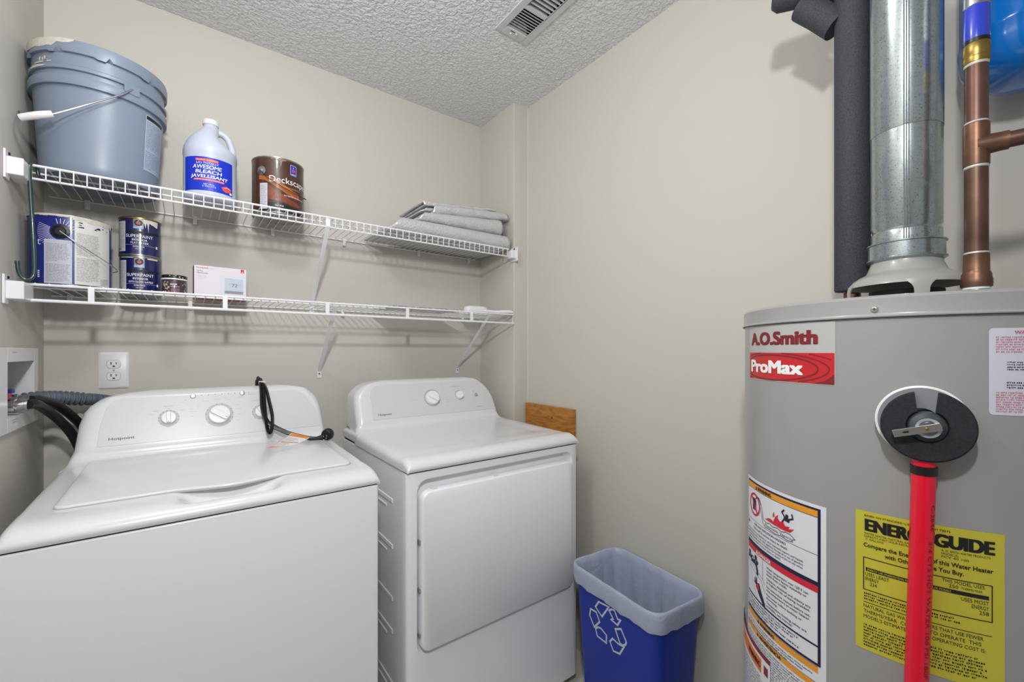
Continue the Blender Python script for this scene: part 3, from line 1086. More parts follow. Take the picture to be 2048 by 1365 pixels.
def basin(x, y):
    if y > 1.60 or y < 1.26: return 0
    tx = min(1, max(0, (x - .54) / .04)) * min(1, max(0, (1.14 - x) / .04))
    ty = min(1, max(0, (y - 1.26) / .05)) * min(1, max(0, (1.60 - y) / .03))
    sm = lambda t: t * t * (3 - 2 * t)
    return .004 * sm(tx) * sm(ty)
build('top_cover', cover(DX0, DX1, rows, 40, basin), white_app, dr, angle=55)
g = on_panel((1.655, .985))
pf = panel_print((1.655, .985))
fas = [(.575, .989), (1.150, .989), (1.138, 1.03), (1.122, 1.075), (1.108, 1.100), (1.090, 1.115), (1.065, 1.121), (.625, 1.121), (.598, 1.117), (.583, 1.103), (.576, 1.085)]
mb = MB()
mb.rings([[pf(x, z, -.002) for x, z in fas], [pf(x, z, .0) for x, z in fas]])
fo = build('control_fascia', mb, fascia_m, dr, bevel=.0006)
knob(dr, g, .838, 1.057, .030, .021, 148, base=.0375)
knob(dr, g, .972, 1.061, .0175, .018, 128, base=.0215)
Mk = frame(g(1.060, 1.057, .001), (1, 0, 0), SP, NP)
build('push_button', MB().lathe([(.0085, 0), (.0085, .002), (.007, .0032), (0, .0036)], (0, 0, 0), 20, Mk), mat('grey_start_button', '#9a9a9b', .35), dr)
mb = MB()
p_text(mb, pf, 'Hotpoint', .596, 1.0035, h=.0076, w=.055, bold=.018, d=.0003)
build('brand_lettering', mb, print_dgrey, fo, flat_print=True)
mb = MB()
p_text(mb, pf, 'Temperature', .940, 1.0985, h=.0044, w=.042, bold=.006, d=.0003)
p_text(mb, pf, 'Start', 1.044, 1.0745, h=.004, bold=.005, d=.0003)
p_small(mb, pf, 1.053, 1.108, 1.009, .0055, 1, rng, .5, d=.0003)
build('heading_lettering', mb, print_grey, fo, flat_print=True)
mb = MB()
for x, z, w in ((.745, 1.100, .03), (.745, 1.090, .026), (.755, 1.081, .024), (.742, 1.052, .036), (.775, 1.107, .02), (.79, 1.094, .018), (.80, 1.001, .03), (.885, 1.107, .022), (.888, 1.098, .026), (.893, 1.088, .028), (.898, 1.066, .024), (.90, 1.055, .026), (.90, 1.044, .024), (.902, 1.034, .030), (.895, 1.02, .02), (.934, 1.084, .018), (.965, 1.09, .016), (.992, 1.086, .02)):
    p_small(mb, pf, x, x + w, z + .0034, .0032, 1, rng, .5, d=.0003)
build('panel_lettering', mb, print_lgrey, fo, flat_print=True)

# ---------------------------------------------------------------- power cord lying over the washer
cord = thing('power_cord', (.30, 1.62, .95), 'black flat power cord looped over the washer control panel', 'cord')
pa = smooth_path([(.200, 1.79, 1.125), (.197, 1.77, 1.150), (.197, 1.748, 1.163), (.203, 1.728, 1.155), (.203, 1.703, 1.127), (.201, 1.672, 1.077), (.204, 1.660, 1.048), (.214, 1.645, 1.020), (.234, 1.635, 1.003), (.255, 1.625, .990), (.276, 1.615, .979), (.323, 1.600, .962), (.352, 1.594, .956)], 6)
build('cable', MB().tube(pa, 1, 12, flat=(.0072, .0028), up=(.35, -.93, .1)), black_plastic, cord)
pb_ = smooth_path([(.209, 1.712, 1.142), (.208, 1.680, 1.095), (.209, 1.650, 1.035), (.212, 1.631, .998), (.2175, 1.624, .988), (.2235, 1.628, 1.001), (.228, 1.650, 1.041), (.223, 1.676, 1.085), (.2165, 1.705, 1.128), (.211, 1.722, 1.146)], 6)
build('cable_loop', MB().tube(pb_, 1, 12, flat=(.0068, .0028), up=(.7, -.7, 0)), black_plastic, cord)
pc_ = smooth_path([(.206, 1.74, 1.150), (.202, 1.752, 1.160), (.198, 1.757, 1.150), (.197, 1.76, 1.14)], 5)
build('cable_end', MB().tube(pc_, 1, 10, flat=(.0068, .0028), up=(.7, -.7, 0)), black_plastic, cord)
build('cable_tie', MB().tube([(.196, 1.722, 1.149), (.216, 1.722, 1.149)], 1, 10, flat=(.0022, .0060), up=(0, -.5, .85)), plastic_white, cord)
# moulded plug
pc = Vector((.389, 1.586, .968))
build('strain_relief', MB().tube([(.350, 1.5945, .956), (.362, 1.592, .957), (.374, 1.590, .959)], [.0062, .0080, .0105], 12), black_plastic, cord)
Mp = frame(pc, Vector((.75, -.55, .25)).normalized(), Vector((-.33, -.02, .94)).normalized(), Vector((.75, -.55, .25)).normalized().cross(Vector((-.33, -.02, .94)).normalized()))
plug = build('plug', MB().lathe([(.014, -.0115), (.0195, -.0095), (.0210, 0), (.0190, .0080), (.0145, .0105), (.0135, .0080), (0, .0080)], (0, 0, 0), 24, Mp), black_plastic, cord)
for (x, y) in ((-.005, .003), (.005, .003)):
    build('blade', MB().box(x - .0007, x + .0007, y - .003, y + .003, .006, .022, Mp), chrome, plug)
build('ground_pin', MB().lathe([(.0023, .006), (.0023, .020), (.001, .023)], (0, -.0055, 0), 10), chrome, plug).data.transform(Matrix.Identity(4))
gp = [o for o in plug.children if o.name.startswith('ground_pin')][0]
gp.data.transform(Matrix.Translation(-BASE[cord.name]) @ Mp @ Matrix.Translation(BASE[cord.name]))
# warning tag on the cord, curling down on to the lid
A0, A1 = Vector((.281, 1.612, .9815)), Vector((.335, 1.597, .963))
B0, B1 = Vector((.243, 1.588, .958)), Vector((.312, 1.566, .951))
C0, C1 = Vector((.192, 1.556, .9500)), Vector((.245, 1.548, .9478))
def tagmap(s, t, d=0.0):
    """s 0..1 along the cord, t 0..1 away from the cord"""
    a, b, c = A0.lerp(A1, s), B0.lerp(B1, s), C0.lerp(C1, s)
    p_ = (a * (1 - t) + b * t).lerp(b * (1 - t) + c * t, t)
    return p_ + Vector((0, -.3, .95)) * (d + .0006)
mb = MB()
N_ = 14
vs = [tagmap(i / 4, j / N_) for j in range(N_ + 1) for i in range(5)]
vs2 = [tagmap(i / 4, j / N_, -.0005) for j in range(N_ + 1) for i in range(5)]
mb.add(vs, [(j * 5 + i, j * 5 + i + 1, j * 5 + i + 6, j * 5 + i + 5) for j in range(N_) for i in range(4)])
tg = build('warning_tag', mb, paper_white, cord)
tg.modifiers.new('thickness', 'SOLIDIFY').thickness = .0003
mb = MB()
def tag_rect(m_, s0, s1, t0, t1):
    n = max(1, int((t1 - t0) * 14))
    for k in range(n):
        a, b = t0 + (t1 - t0) * k / n, t0 + (t1 - t0) * (k + 1) / n
        m_.add([tagmap(s0, a, .0006), tagmap(s1, a, .0006), tagmap(s1, b, .0006), tagmap(s0, b, .0006)], [(0, 1, 2, 3)])
for r4 in ((.04, .96, .02, .17), (.10, .95, .86, .99), (.12, .90, .50, .56)):
    mb = MB()
    tag_rect(mb, *r4)
    build('orange_band', mb, mat('tag_orange_ink', '#d98a35', .5), tg, flat_print=True)
mb = MB()
for k in range(5): tag_rect(mb, .12, .55 + .07 * (k % 3), .24 + .045 * k, .255 + .045 * k)
for k in range(4): tag_rect(mb, .15, .6 + .06 * (k % 2), .62 + .05 * k, .634 + .05 * k)
build('small_print', mb, print_lgrey, tg, flat_print=True)
mb = MB()
tag_rect(mb, .25, .80, .075, .115)
tag_rect(mb, .30, .72, .91, .945)
build('band_lettering', mb, ink_dred, tg, flat_print=True)
# ================================================================ things on the upper shelf
ZU, ZL = 1.7352, 1.4332

# ---------------------------------------------------------------- five gallon bucket
bx, by = -.2000, 1.7300
bk = thing('bucket', (bx, by, ZU), 'large grey plastic bucket with wire bail in the upper left corner', 'bucket')
prof = [(.118, .004), (.124, 0), (.1265, .004), (.1275, .03), (.1385, .222), (.1385, .223), (.1462, .2235), (.1470, .227), (.1470, .245), (.1460, .2475), (.1395, .249), (.1395, .262), (.1455, .263), (.1462, .266), (.1460, .272), (.1405, .276), (.1405, .31)]
build('body', MB().lathe(prof, (bx, by, ZU), 72, cap1=True), bucket_grey, bk, angle=30)
# lid skirt with tear notches, its rim uneven
lidp = MB()
seg = 120
def lid_ring(r, z, wob=0):
    out = []
    for k in range(seg):
        a = 2 * PI * k / seg
        zz = z
        if wob:
            # tabs: the skirt hangs lower in stretches and is cut up at each notch
            ph = (k / seg * 9) % 1.0
            zz = z + (.010 if ph < .12 else 0.0) - (.004 if ph > .8 else 0)
        out.append(Vector((bx + r * math.cos(a), by + r * math.sin(a), ZU + zz)))
    return out
lidp.rings([lid_ring(.1415, .306), lid_ring(.1475, .3065, 1), lid_ring(.1482, .314, 1), lid_ring(.1482, .330), lid_ring(.1468, .3385), lid_ring(.142, .341), lid_ring(.138, .337), lid_ring(.136, .328)], True, True)
build('lid', lidp, bucket_grey, bk, angle=40)
mb = MB()
f = cylmap((bx, by), .1482, -170, ZU + .308, .0006)
top = []
pts_up = [(.0, .0325)]
pts_up += [(.012 * k, .0325) for k in range(1, 15)]
low = [(.168, .026), (.150, .018), (.132, .020), (.128, .008), (.110, .010), (.090, .006), (.070, .010), (.045, .007), (.02, .010), (0, .009)]
for k in range(14):
    a0_, a1_ = .012 * k, .012 * (k + 1)
    def lowz(s):
        L_ = sorted(low)
        for (p_, q_) in zip(L_, L_[1:]):
            if p_[0] <= s <= q_[0]: return p_[1] + (q_[1] - p_[1]) * (s - p_[0]) / (q_[0] - p_[0])
        return .012
    mb.add([f(a0_, lowz(a0_)), f(a1_, lowz(a1_)), f(a1_, .030), f(a0_, .030)], [(0, 1, 2, 3)])
    g0, g1 = f(a0_, .030), f(a1_, .030)
    cN = Vector((bx, by, 0))
    inn = [Vector((bx + (p_.x - bx) * .965, by + (p_.y - by) * .965, ZU + .3425)) for p_ in (g0, g1)]
    mb.add([g0, g1, inn[1], inn[0]], [(0, 1, 2, 3)])
mid_f = cylmap((bx, by), .1462, -158, ZU, .0006)
p_poly(mb, mid_f, [(.0, .2655), (.03, .2645), (.06, .2655), (.072, .2685), (.045, .271), (.02, .2705)])
wf = cylmap((bx, by), .1408, -150, ZU, .0008)
for s_, t_, w_, h_ in ((.020, .284, .006, .010), (.030, .284, .005, .008), (.037, .286, .005, .009), (.0, .279, .035, .004), (.045, .280, .012, .003)):
    p_rect(mb, wf, s_, s_ + w_, t_, t_ + h_, 3)
build('paint_drips', mb, paint_splash, bk, flat_print=True)
# bail ear, wire bail and grip
ea = rad(-59)
ec = Vector((bx + .1445 * math.cos(ea), by + .1445 * math.sin(ea), ZU + .2555))
Me = frame(ec, (-math.sin(ea), math.cos(ea), 0), (0, 0, 1), (math.cos(ea), math.sin(ea), 0))
build('bail_ear', MB().prism(rrect(-.019, .017, -.013, .014, .004, 3), .0045, Me), bucket_grey, bk, bevel=.0012)
piv = ec + Vector((math.cos(ea), math.sin(ea), 0)) * .0045
wirep = smooth_path([piv - Vector((math.cos(ea), math.sin(ea), 0)) * .004, piv + Vector((math.cos(ea), math.sin(ea), 0)) * .0015 + Vector((-.004, -.002, -.002)), (-.150, 1.583, 1.958), (-.205, 1.572, 1.911), (-.255, 1.570, 1.873), (-.281, 1.570, 1.856), (-.327, 1.575, 1.836), (-.340, 1.60, 1.842), (-.344, 1.63, 1.87)], 6)
bail = build('bail', MB().tube(wirep, .0021, 8), steel, bk)
build('bail_grip', MB().tube(smooth_path([(-.274, 1.570, 1.860), (-.300, 1.569, 1.848), (-.331, 1.576, 1.835)], 5), [.0082, .0084, .0086, .0088, .0088, .0088, .0088, .0086, .0084, .0082, .0078], 14), plastic_white, bail)
# instruction label on the right flank
lf = cylmap((bx, by), .130, -28, ZU, .0)
def bucket_f(s, t, d=0):
    r = .1275 + (.1385 - .1275) * max(0, (t - .03)) / .192 + .0009 + d
    a = rad(-42) + s / .135
    return Vector((bx + r * math.cos(a), by + r * math.sin(a), ZU + t))
mb = MB()
for k in range(8):
    p_rect(mb, bucket_f, .075 * k / 8, .075 * (k + 1) / 8, .052, .212)
lb = build('instruction_label', mb, mat('label_grey_white', '#a9b4c8', .5), bk, flat_print=True)
mb = MB()
for k in range(6): p_rect(mb, bucket_f, .002 + .07 * k / 6, .002 + .07 * (k + 1) / 6, .200, .210, 1, .0004)
build('label_header', mb, ink_black, lb, flat_print=True)
mb = MB()
p_small(mb, bucket_f, .004, .07, .197, .0052, 15, rng, .45, d=.0004)
p_small(mb, bucket_f, .004, .07, .112, .0052, 10, rng, .45, d=.0004)
build('small_print', mb, mat('print_slate', '#7c889c', .5), lb, flat_print=True)

# ---------------------------------------------------------------- bleach jug
jx, jy = .059, 1.7050
jg = thing('bleach_jug', (jx, jy, ZU), 'white gallon bleach jug with a blue label and side handle on the upper shelf', 'jug')
mb = MB()
Rg = []
for r, z, sx, sh in ((.060, 0, 1, 0), (.067, .003, 1, 0), (.0715, .009, 1, 0), (.0725, .014, 1, 0), (.0715, .0195, 1, 0), (.0715, .140, 1, 0), (.0728, .143, 1, 0), (.0728, .158, 1, 0), (.071, .167, 1, -.0005), (.066, .180, .97, -.003), (.058, .195, .93, -.006), (.048, .210, .90, -.006), (.037, .224, .92, -.004), (.027, .236, .96, -.001), (.0215, .244, 1, 0), (.0195, .250, 1, 0), (.0195, .256, 1, 0)):
    ring = []
    for k in range(40):
        a = 2 * PI * k / 40
        cx_ = r * sx * math.cos(a)
        if .17 < z < .24 and math.cos(a) > 0: cx_ *= 1 - .38 * math.sin(PI * (z - .17) / .07) * math.cos(a)
        ring.append(Vector((jx + sh + cx_, jy + r * math.sin(a), ZU + z)))
    Rg.append(ring)
mb.rings(Rg)
body = build('body', mb, jug_white, jg, angle=50)
hp = smooth_path([(jx + .012, jy, ZU + .234), (jx + .030, jy, ZU + .236), (jx + .046, jy, ZU + .224), (jx + .056, jy, ZU + .200), (jx + .060, jy, ZU + .175), (jx + .058, jy, ZU + .155)], 6)
build('handle', MB().tube(hp, [.0105] * 8 + [.0105] * (len(hp) - 8), 14), jug_white, jg)
build('cap', MB().lathe([(.0205, 0), (.0222, .001), (.0225, .013), (.0205, .0165), (0, .0168)], (jx, jy, ZU + .2535), 28), plastic_white, jg, angle=40)
f = cylmap((jx, jy), .0715, -92, ZU - .008, .0004)
mb = MB()
p_rect(mb, f, -.080, .066, .030, .134, 20)
lb = build('front_label', mb, blue_label, jg, flat_print=True)
def slope_f(s, t, d=0): return f(s, t, d)
mb = MB()
p_text(mb, f, 'AWESOME', -.048, .0975, h=.0125, w=.076, bold=.012, slant=.15, d=.0005)
p_text(mb, f, 'BLEACH', -.040, .0835, h=.0105, w=.068, bold=.03, slant=.15, d=.0005)
p_text(mb, f, 'JAVELLISANT', -.054, .0695, h=.0102, w=.100, bold=.03, slant=.15, d=.0005)
p_text(mb, f, "LA's TOTALLY", -.038, .1125, h=.0060, w=.058, bold=.006, slant=.2, d=.0005)
p_text(mb, f, 'NET 128 oz.', -.018, .0480, h=.0038, w=.028, bold=.015, d=.0005)
p_text(mb, f, '(1 GAL) (3.7 L)', -.021, .0420, h=.0038, w=.034, bold=.015, d=.0005)
p_rect(mb, f, .054, .062, .033, .040, 1, .0005)
build('white_lettering', mb, ink_white, lb, flat_print=True)
mb = MB()
p_rect(mb, f, -.040, .020, .1205, .1285, 6, .0003)
mb2 = MB()
p_text(mb2, f, 'RELIABLE CLEANING', -.037, .1225, h=.0038, w=.054, bold=.01, d=.0007)
build('banner_lettering', mb2, mat('banner_cream', '#f0d8b0', .5), lb, flat_print=True)
p_poly(mb, f, [(-.046, .0605), (.036, .0605), (.038, .0668), (-.044, .0668)], .0003)
p_poly(mb, f, [(.028, .050), (.044, .056), (.062, .050), (.056, .040), (.043, .036), (.033, .040)], .0003)
build('red_banners', mb, mat('banner_salmon_red', '#e0524a', .5), lb, flat_print=True)
mb = MB()
p_text(mb, f, 'FRESH SCENT FORMULA', -.043, .0622, h=.0034, w=.078, bold=.01, d=.0007)
p_line(mb, f, [(.036, .0495), (.046, .0525), (.056, .0495)], .0012, d=.0007)
build('banner_white_lettering', mb, ink_white, lb, flat_print=True)
mb = MB()
for k in range(7): p_rect(mb, f, .094, .0985 + .0015 * (k % 3), .060 + .010 * k, .062 + .010 * k)
build('side_embossing', mb, print_lgrey, jg, flat_print=True)

# ---------------------------------------------------------------- cans
def can(name, c, z0, R, h, label, lab_m, parts_cb, ring_m=can_metal, top_m=None):
    t = thing(name, (c[0], c[1], z0), label, 'paint can')
    prof = [(R - .003, .002), (R - .0005, 0), (R + .0012, .0015), (R + .0012, .0035), (R - .0004, .005), (R - .0004, h - .005), (R + .0013, h - .0035), (R + .0013, h - .001), (R, h), (R - .004, h - .001), (R - .006, h - .005), (R - .014, h - .005), (R - .016, h - .002), (R - .022, h - .002), (R - .024, h - .005)]
    build('can_body', MB().lathe(prof, (c[0], c[1], z0), 56), ring_m, t, angle=35)
    if top_m: build('lid_rim', MB().lathe([(R - .004, h - .0012), (R + .0014, h - .0012), (R + .0017, h - .003), (R + .0014, h - .0055)], (c[0], c[1], z0), 56, cap0=False, cap1=False), top_m, t)
    f0 = cylmap(c, R, 0, z0, .0002)
    mb = MB()
    p_rect(mb, f0, 0, 2 * PI * R, .0055, h - .0058, 56)
    lb = build('paper_label', mb, lab_m, t, flat_print=True)
    for p_ in lb.data.polygons: p_.use_smooth = True
    parts_cb(t, lb)
    return t

def deck_parts(t, lb):
    c, R = (.261, 1.750), .0822
    f = cylmap(c, R, -103, ZU, .0004)
    # flowing bands of stained timber
    for nm, pts, colr in (('orange_swoosh', [(-.058, .128), (-.042, .126), (-.02, .122), (.005, .112), (.030, .098), (.055, .086), (.080, .080), (.082, .062), (.060, .062), (.035, .070), (.010, .084), (-.012, .098), (-.035, .110), (-.058, .114)], '#b5672c'),
                          ('russet_swoosh', [(-.058, .105), (-.030, .098), (-.008, .084), (.014, .070), (.040, .056), (.070, .046), (.082, .042), (.082, .032), (.058, .034), (.02, .040), (-.02, .046), (-.058, .050)], '#84412a'),
                          ('dark_base', [(-.058, .006), (.086, .006), (.086, .026), (.05, .030), (.0, .038), (-.03, .034), (-.058, .030)], '#15171c')):
        mb = MB()
        p_poly(mb, f, pts, .0001)
        build(nm, mb, mat(nm + '_ink', colr, .35, vary=(60, .3), coat=.3), lb, flat_print=True)
    mb = MB()
    p_text(mb, f, 'Deckscapes', -.021, .106, h=.0225, w=.142, d=.0006)
    p_text(mb, f, 'EXTERIOR DECK STAIN', .024, .0625, h=.0042, w=.075, bold=.012, d=.0006)
    p_text(mb, f, 'TINT BASE', -.004, .024, h=.0042, bold=.015, d=.0006)
    build('white_lettering', mb, ink_white, lb, flat_print=True)
    mb = MB()
    p_text(mb, f, 'EXTERIOR WATERBORNE', .020, .0915, h=.0036, w=.062, bold=.008, d=.0006)
    build('tan_lettering', mb, mat('tan_ink', '#d9a878', .5), lb, flat_print=True)
    mb = MB()
    p_rect(mb, f, .045, .066, .142, .176, 4, .0006)
    em = build('emblem', mb, mat('emblem_blue', '#2436a8', .4), lb, flat_print=True)
    mb = MB()
    p_line(mb, f, [(.045, .142), (.066, .142), (.066, .176), (.045, .176)], .0018, True, .0008)
    p_rect(mb, f, .048, .063, .1435, .1465, 2, .0008)
    p_rect(mb, f, .0535, .0575, .166, .170, 1, .0008)
    build('emblem_border', mb, mat('emblem_pale', '#a8b4e0', .4), em, flat_print=True)
    mb = MB()
    p_disc(mb, f, .0555, .158, .0062, 14, .0008)
    build('emblem_figure', mb, mat('emblem_rose', '#b84a86', .4), em, flat_print=True)
    mb = MB()
    p_rect(mb, f, -.053, -.027, .012, .100, 5, .0006)
    st = build('price_sticker', mb, mat('sticker_white', '#c9ccd8', .5), lb, flat_print=True)
    mb = MB()
    p_small(mb, f, -.051, -.030, .097, .0052, 15, rng, .3, d=.0009)
    build('small_print', mb, print_dgrey, st, flat_print=True)
    a = rad(-103) + (-.048) / R
    n = Vector((math.cos(a), math.sin(a), 0))
    Mq = frame(Vector((c[0], c[1], ZU + .143)) + n * R, (-n.y, n.x, 0), (0, 0, 1), n)
    ear = build('bail_ear', MB().lathe([(.0155, 0), (.0155, .001), (.009, .0025), (.008, .006), (.006, .0072), (0, .0075)], (0, 0, 0), 24, Mq), steel, t)
    p0_ = Vector((c[0], c[1], ZU + .141)) + n * (R + .008)
    path = [p0_]
    for k in range(1, 15):
        b_ = a + PI * k / 15
        dz = -.066 * math.sin(PI * k / 15) ** .8
        path.append(Vector((c[0] + (R + .008) * math.cos(b_), c[1] + (R + .008) * math.sin(b_), ZU + .141 + dz)))
    build('bail', MB().tube(smooth_path(path, 3), .0011, 8), mat('dark_wire', '#2a2624', .4, metal=.7), t)
    mb = MB()
    p_poly(mb, f, [(.0, .186), (.004, .181), (.010, .183), (.012, .172), (.0135, .158), (.016, .170), (.018, .180), (.030, .184), (.034, .187), (.016, .188)], .0008)
    p_poly(mb, f, [(-.018, .187), (-.012, .182), (-.008, .186)], .0008)
    build('paint_drips', mb, mat('brown_drip', '#8a7466', .5), lb, flat_print=True)
can('paint_can', (.261, 1.750), ZU, .0822, .194, 'brown deck stain can with orange swooshes on the upper shelf', mat('label_dark_brown', '#4b2a1e', .35, coat=.4, vary=(30, .25)), deck_parts)

# ---------------------------------------------------------------- folded foil insulation
def fold(name, label, sheets):
    """foil pads: each sheet folded once at the front (C section), open towards the back, its left edge cut askew.
    sheet = x0 bottom, x0 top, x1, y front, y back, z0, z1 at the left, z0, z1 at the right, seed"""
    sh0 = sheets[0]
    t = thing(name, ((sh0[0] + sh0[2]) / 2, (sh0[3] + sh0[4]) / 2, min(sh0[5], sh0[7])), label, 'insulation', 'folded foil insulation on the upper shelf')
    for (xb, xt, x1, y0, y1, a0, a1, b0, b1, seed) in sheets:
        nx, m_ = 44, 0
        vs, fs = [], []
        for i in range(nx + 1):
            u = i / nx
            z0 = a0 + (b0 - a0) * u
            z1 = a1 + (b1 - a1) * u
            r = (z1 - z0) / 2
            sec = []
            for k in range(9): sec.append((y1 + (y0 + r * .8 - y1) * k / 8, z0, 0))
            for k in range(1, 10):
                a = -PI / 2 + PI * k / 10
                sec.append((y0 + r * .8 - r * .8 * math.cos(a), z0 + r + r * math.sin(a), k / 10))
            for k in range(9): sec.append((y0 + r * .8 + (y1 - y0 - r * .8) * k / 8, z1 - .010 * (k / 8), 1))
            m_ = len(sec)
            for j, (y, z, w) in enumerate(sec):
                xl = xb + (xt - xb) * w - .05 * (y - y0) * (1 if w == 1 else .2)
                x = xl + (x1 - .015 * w - xl) * u
                wob = .0012 * math.sin(u * 19 + j * .8 + seed) + .0008 * math.sin(u * 47 + j * 1.3 + seed)
                vs.append((x, y + wob, z + wob * .6 * (1 if w > 0 else .2)))
        for i in range(nx):
            for j in range(m_ - 1):
                a = i * m_ + j
                fs.append((a, a + 1, a + m_ + 1, a + m_))
        o = build('foil_sheet', MB().add(vs, fs), foil_m, t, angle=80)
        s_ = o.modifiers.new('thickness', 'SOLIDIFY')
        s_.thickness = .0055
        s_.offset = 0
    return t
Z_ = ZU + .004
fold('foil_insulation', 'silver foil insulation folded flat, bottom of the stack on upper shelf', [(.612, .690, 1.210, 1.612, 1.875, Z_, Z_ + .050, Z_, Z_ + .056, 1)])
fold('foil_insulation', 'silver foil insulation folded bundle in the middle of the foil stack', [(.745, .785, 1.180, 1.628, 1.87, Z_ + .060, Z_ + .092, Z_ + .066, Z_ + .133, 4)])
fold('foil_insulation', 'silver foil insulation on top of the foil stack with splayed left end', [(.815, .830, 1.212, 1.632, 1.86, Z_ + .100, Z_ + .136, Z_ + .141, Z_ + .168, 9), (.775, .800, 1.10, 1.655, 1.86, Z_ + .106, Z_ + .120, Z_ + .148, Z_ + .158, 6), (.785, .778, 1.15, 1.646, 1.87, Z_ + .128, Z_ + .142, Z_ + .172, Z_ + .178, 2)])

# ---------------------------------------------------------------- dark green hook over the upper front rail
hk = smooth_path([(-.308, 1.620, 1.712), (-.310, 1.617, 1.729), (-.313, 1.606, 1.7375), (-.317, 1.594, 1.731), (-.3175, 1.590, 1.715), (-.316, 1.589, 1.66), (-.312, 1.588, 1.58), (-.309, 1.587, 1.50), (-.309, 1.586, 1.455), (-.314, 1.584, 1.441), (-.323, 1.583, 1.4375), (-.331, 1.582, 1.446), (-.335, 1.581, 1.462), (-.336, 1.581, 1.479)], 5)
t = thing('utility_hook', (-.313, 1.59, 1.735), 'dark green coated steel hook hanging from the upper shelf rail', 'hook')
build('rod', MB().tube(hk, .0042, 12), green_steel, t)
build('end_cap', MB().tube([(-.336, 1.581, 1.474), (-.3362, 1.581, 1.4815)], .0047, 12), green_steel, t)

# ================================================================ things on the lower shelf
def blue_gallon(t, lb):
    c, R = (-.2620, 1.712), .0825
    f = cylmap(c, R, -91, ZL, .0004)
    mb = MB()
    for k in range(10):
        p_rect(mb, f, .020 + .09 * k / 10, .020 + .09 * (k + 1) / 10, .006, .184, 1, .0002)
    w1 = build('directions_panel', mb, can_white, lb, flat_print=True)
    mb = MB()
    p_rect(mb, f, -.038, .014, .006, .120, 7, .0004)
    w2 = build('warning_panel', mb, mat('panel_pale_lilac', '#b9bac9', .5), lb, flat_print=True)
    mb = MB()
    p_line(mb, f, [(-.038, .006), (.014, .006), (.014, .120), (-.038, .120)], .0016, True, .0008)
    # sunburst rays
    for k in range(16):
        a = rad(180 + 90 * k / 15 - 25)
        r0, r1 = .022, .050
        p_line(mb, f, [(-.006 + r0 * math.cos(a), .143 + r0 * math.sin(a)), (-.006 + r1 * math.cos(a), .143 + r1 * math.sin(a))], .0011, d=.0003)
    for k in range(7):
        a = rad(20 + 85 * k / 6)
        p_line(mb, f, [(-.006 + .021 * math.cos(a), .143 + .021 * math.sin(a)), (-.006 + .034 * math.cos(a), .143 + .034 * math.sin(a))], .0013, d=.0003)
    p_text(mb, f, 't', -.056, .106, h=.020, d=.0005)
    for k in range(4): p_rect(mb, f, -.055, -.050, .020 + .005 * k, .0235 + .005 * k, 1, .0005)
    build('white_printing', mb, mat('print_pale_lilac', '#c8caf0', .5), lb, flat_print=True)
    mb = MB()
    p_small(mb, f, -.035, .011, .112, .0040, 12, rng, .5, d=.0008)
    p_small(mb, f, -.035, .011, .058, .0040, 12, rng, .5, d=.0008)
    p_small(mb, f, .024, .074, .146, .0038, 16, rng, .5, d=.0006)
    p_small(mb, f, .024, .074, .080, .0038, 17, rng, .5, d=.0006)
    p_small(mb, f, .078, .105, .030, .0040, 5, rng, .5, d=.0006)
    build('small_print', mb, print_grey, lb, flat_print=True)
    mb = MB()
    for s, tt, w, h in ((.026, .172, .010, .0025), (.025, .160, .014, .003), (.027, .166, .007, .002), (.064, .164, .012, .005), (.060, .1605, .006, .003), (.08, .168, .006, .002), (.095, .164, .003, .003)):
        p_poly(mb, f, [(s, tt), (s + w, tt - h * .2), (s + w * .9, tt + h), (s + w * .3, tt + h * .8)], .0008)
    build('scuffs', mb, ink_navy, lb, flat_print=True)
    mb = MB()
    for k in range(18):
        s0_ = -.050 + .0095 * k
        hh = .003 + .004 * (.5 + .5 * math.sin(k * 1.9)) + (.003 if k > 9 else 0)
        p_rect(mb, f, s0_, s0_ + .0095, .1845 - hh * (.3 if k < 7 else 1), .1875, 1, .0009)
    build('paint_drips', mb, paint_splash, lb, flat_print=True)
    a = rad(-91) + (-.006) / R
    n = Vector((math.cos(a), math.sin(a), 0))
    Mq = frame(Vector((c[0], c[1], ZL + .143)) + n * R, (-n.y, n.x, 0), (0, 0, 1), n)
    build('bail_ear', MB().lathe([(.0185, 0), (.0185, .0008), (.012, .003), (.010, .0062), (0, .007)], (0, 0, 0), 28, Mq), black_plastic, t)
    p0_ = Vector((c[0], c[1], ZL + .143)) + n * (R + .007)
    path = [p0_]
    for k in range(1, 10):
        b_ = a + .66 * PI * k / 9
        path.append(Vector((c[0] + (R + .008 + .010 * math.sin(PI * k / 9)) * math.cos(b_), c[1] + (R + .008 + .010 * math.sin(PI * k / 9)) * math.sin(b_), ZL + .143 - .082 * math.sin(PI * min(.5, k / 14)))))
    build('bail', MB().tube(smooth_path(path, 4), .0013, 8), steel, t)
can('paint_can', (-.2620, 1.712), ZL, .0825, .190, 'blue and white gallon paint can with drips, left on the lower shelf', deep_blue, blue_gallon, top_m=paint_splash)

# wooden stirring stick lying across the blue can
st = thing('stir_stick', (-.30, 1.735, ZL + .1905), 'pale wooden stirring stick lying on the big blue paint can', 'stick')
build('stick', MB().tube([(-.340, 1.745, 1.6395), (-.335, 1.744, 1.6385), (-.29, 1.722, 1.6275), (-.25, 1.70, 1.6245), (-.235, 1.693, 1.6240)], 1, 12, flat=(.007, .0022), up=(0, 0, 1)), wood_handle, st)

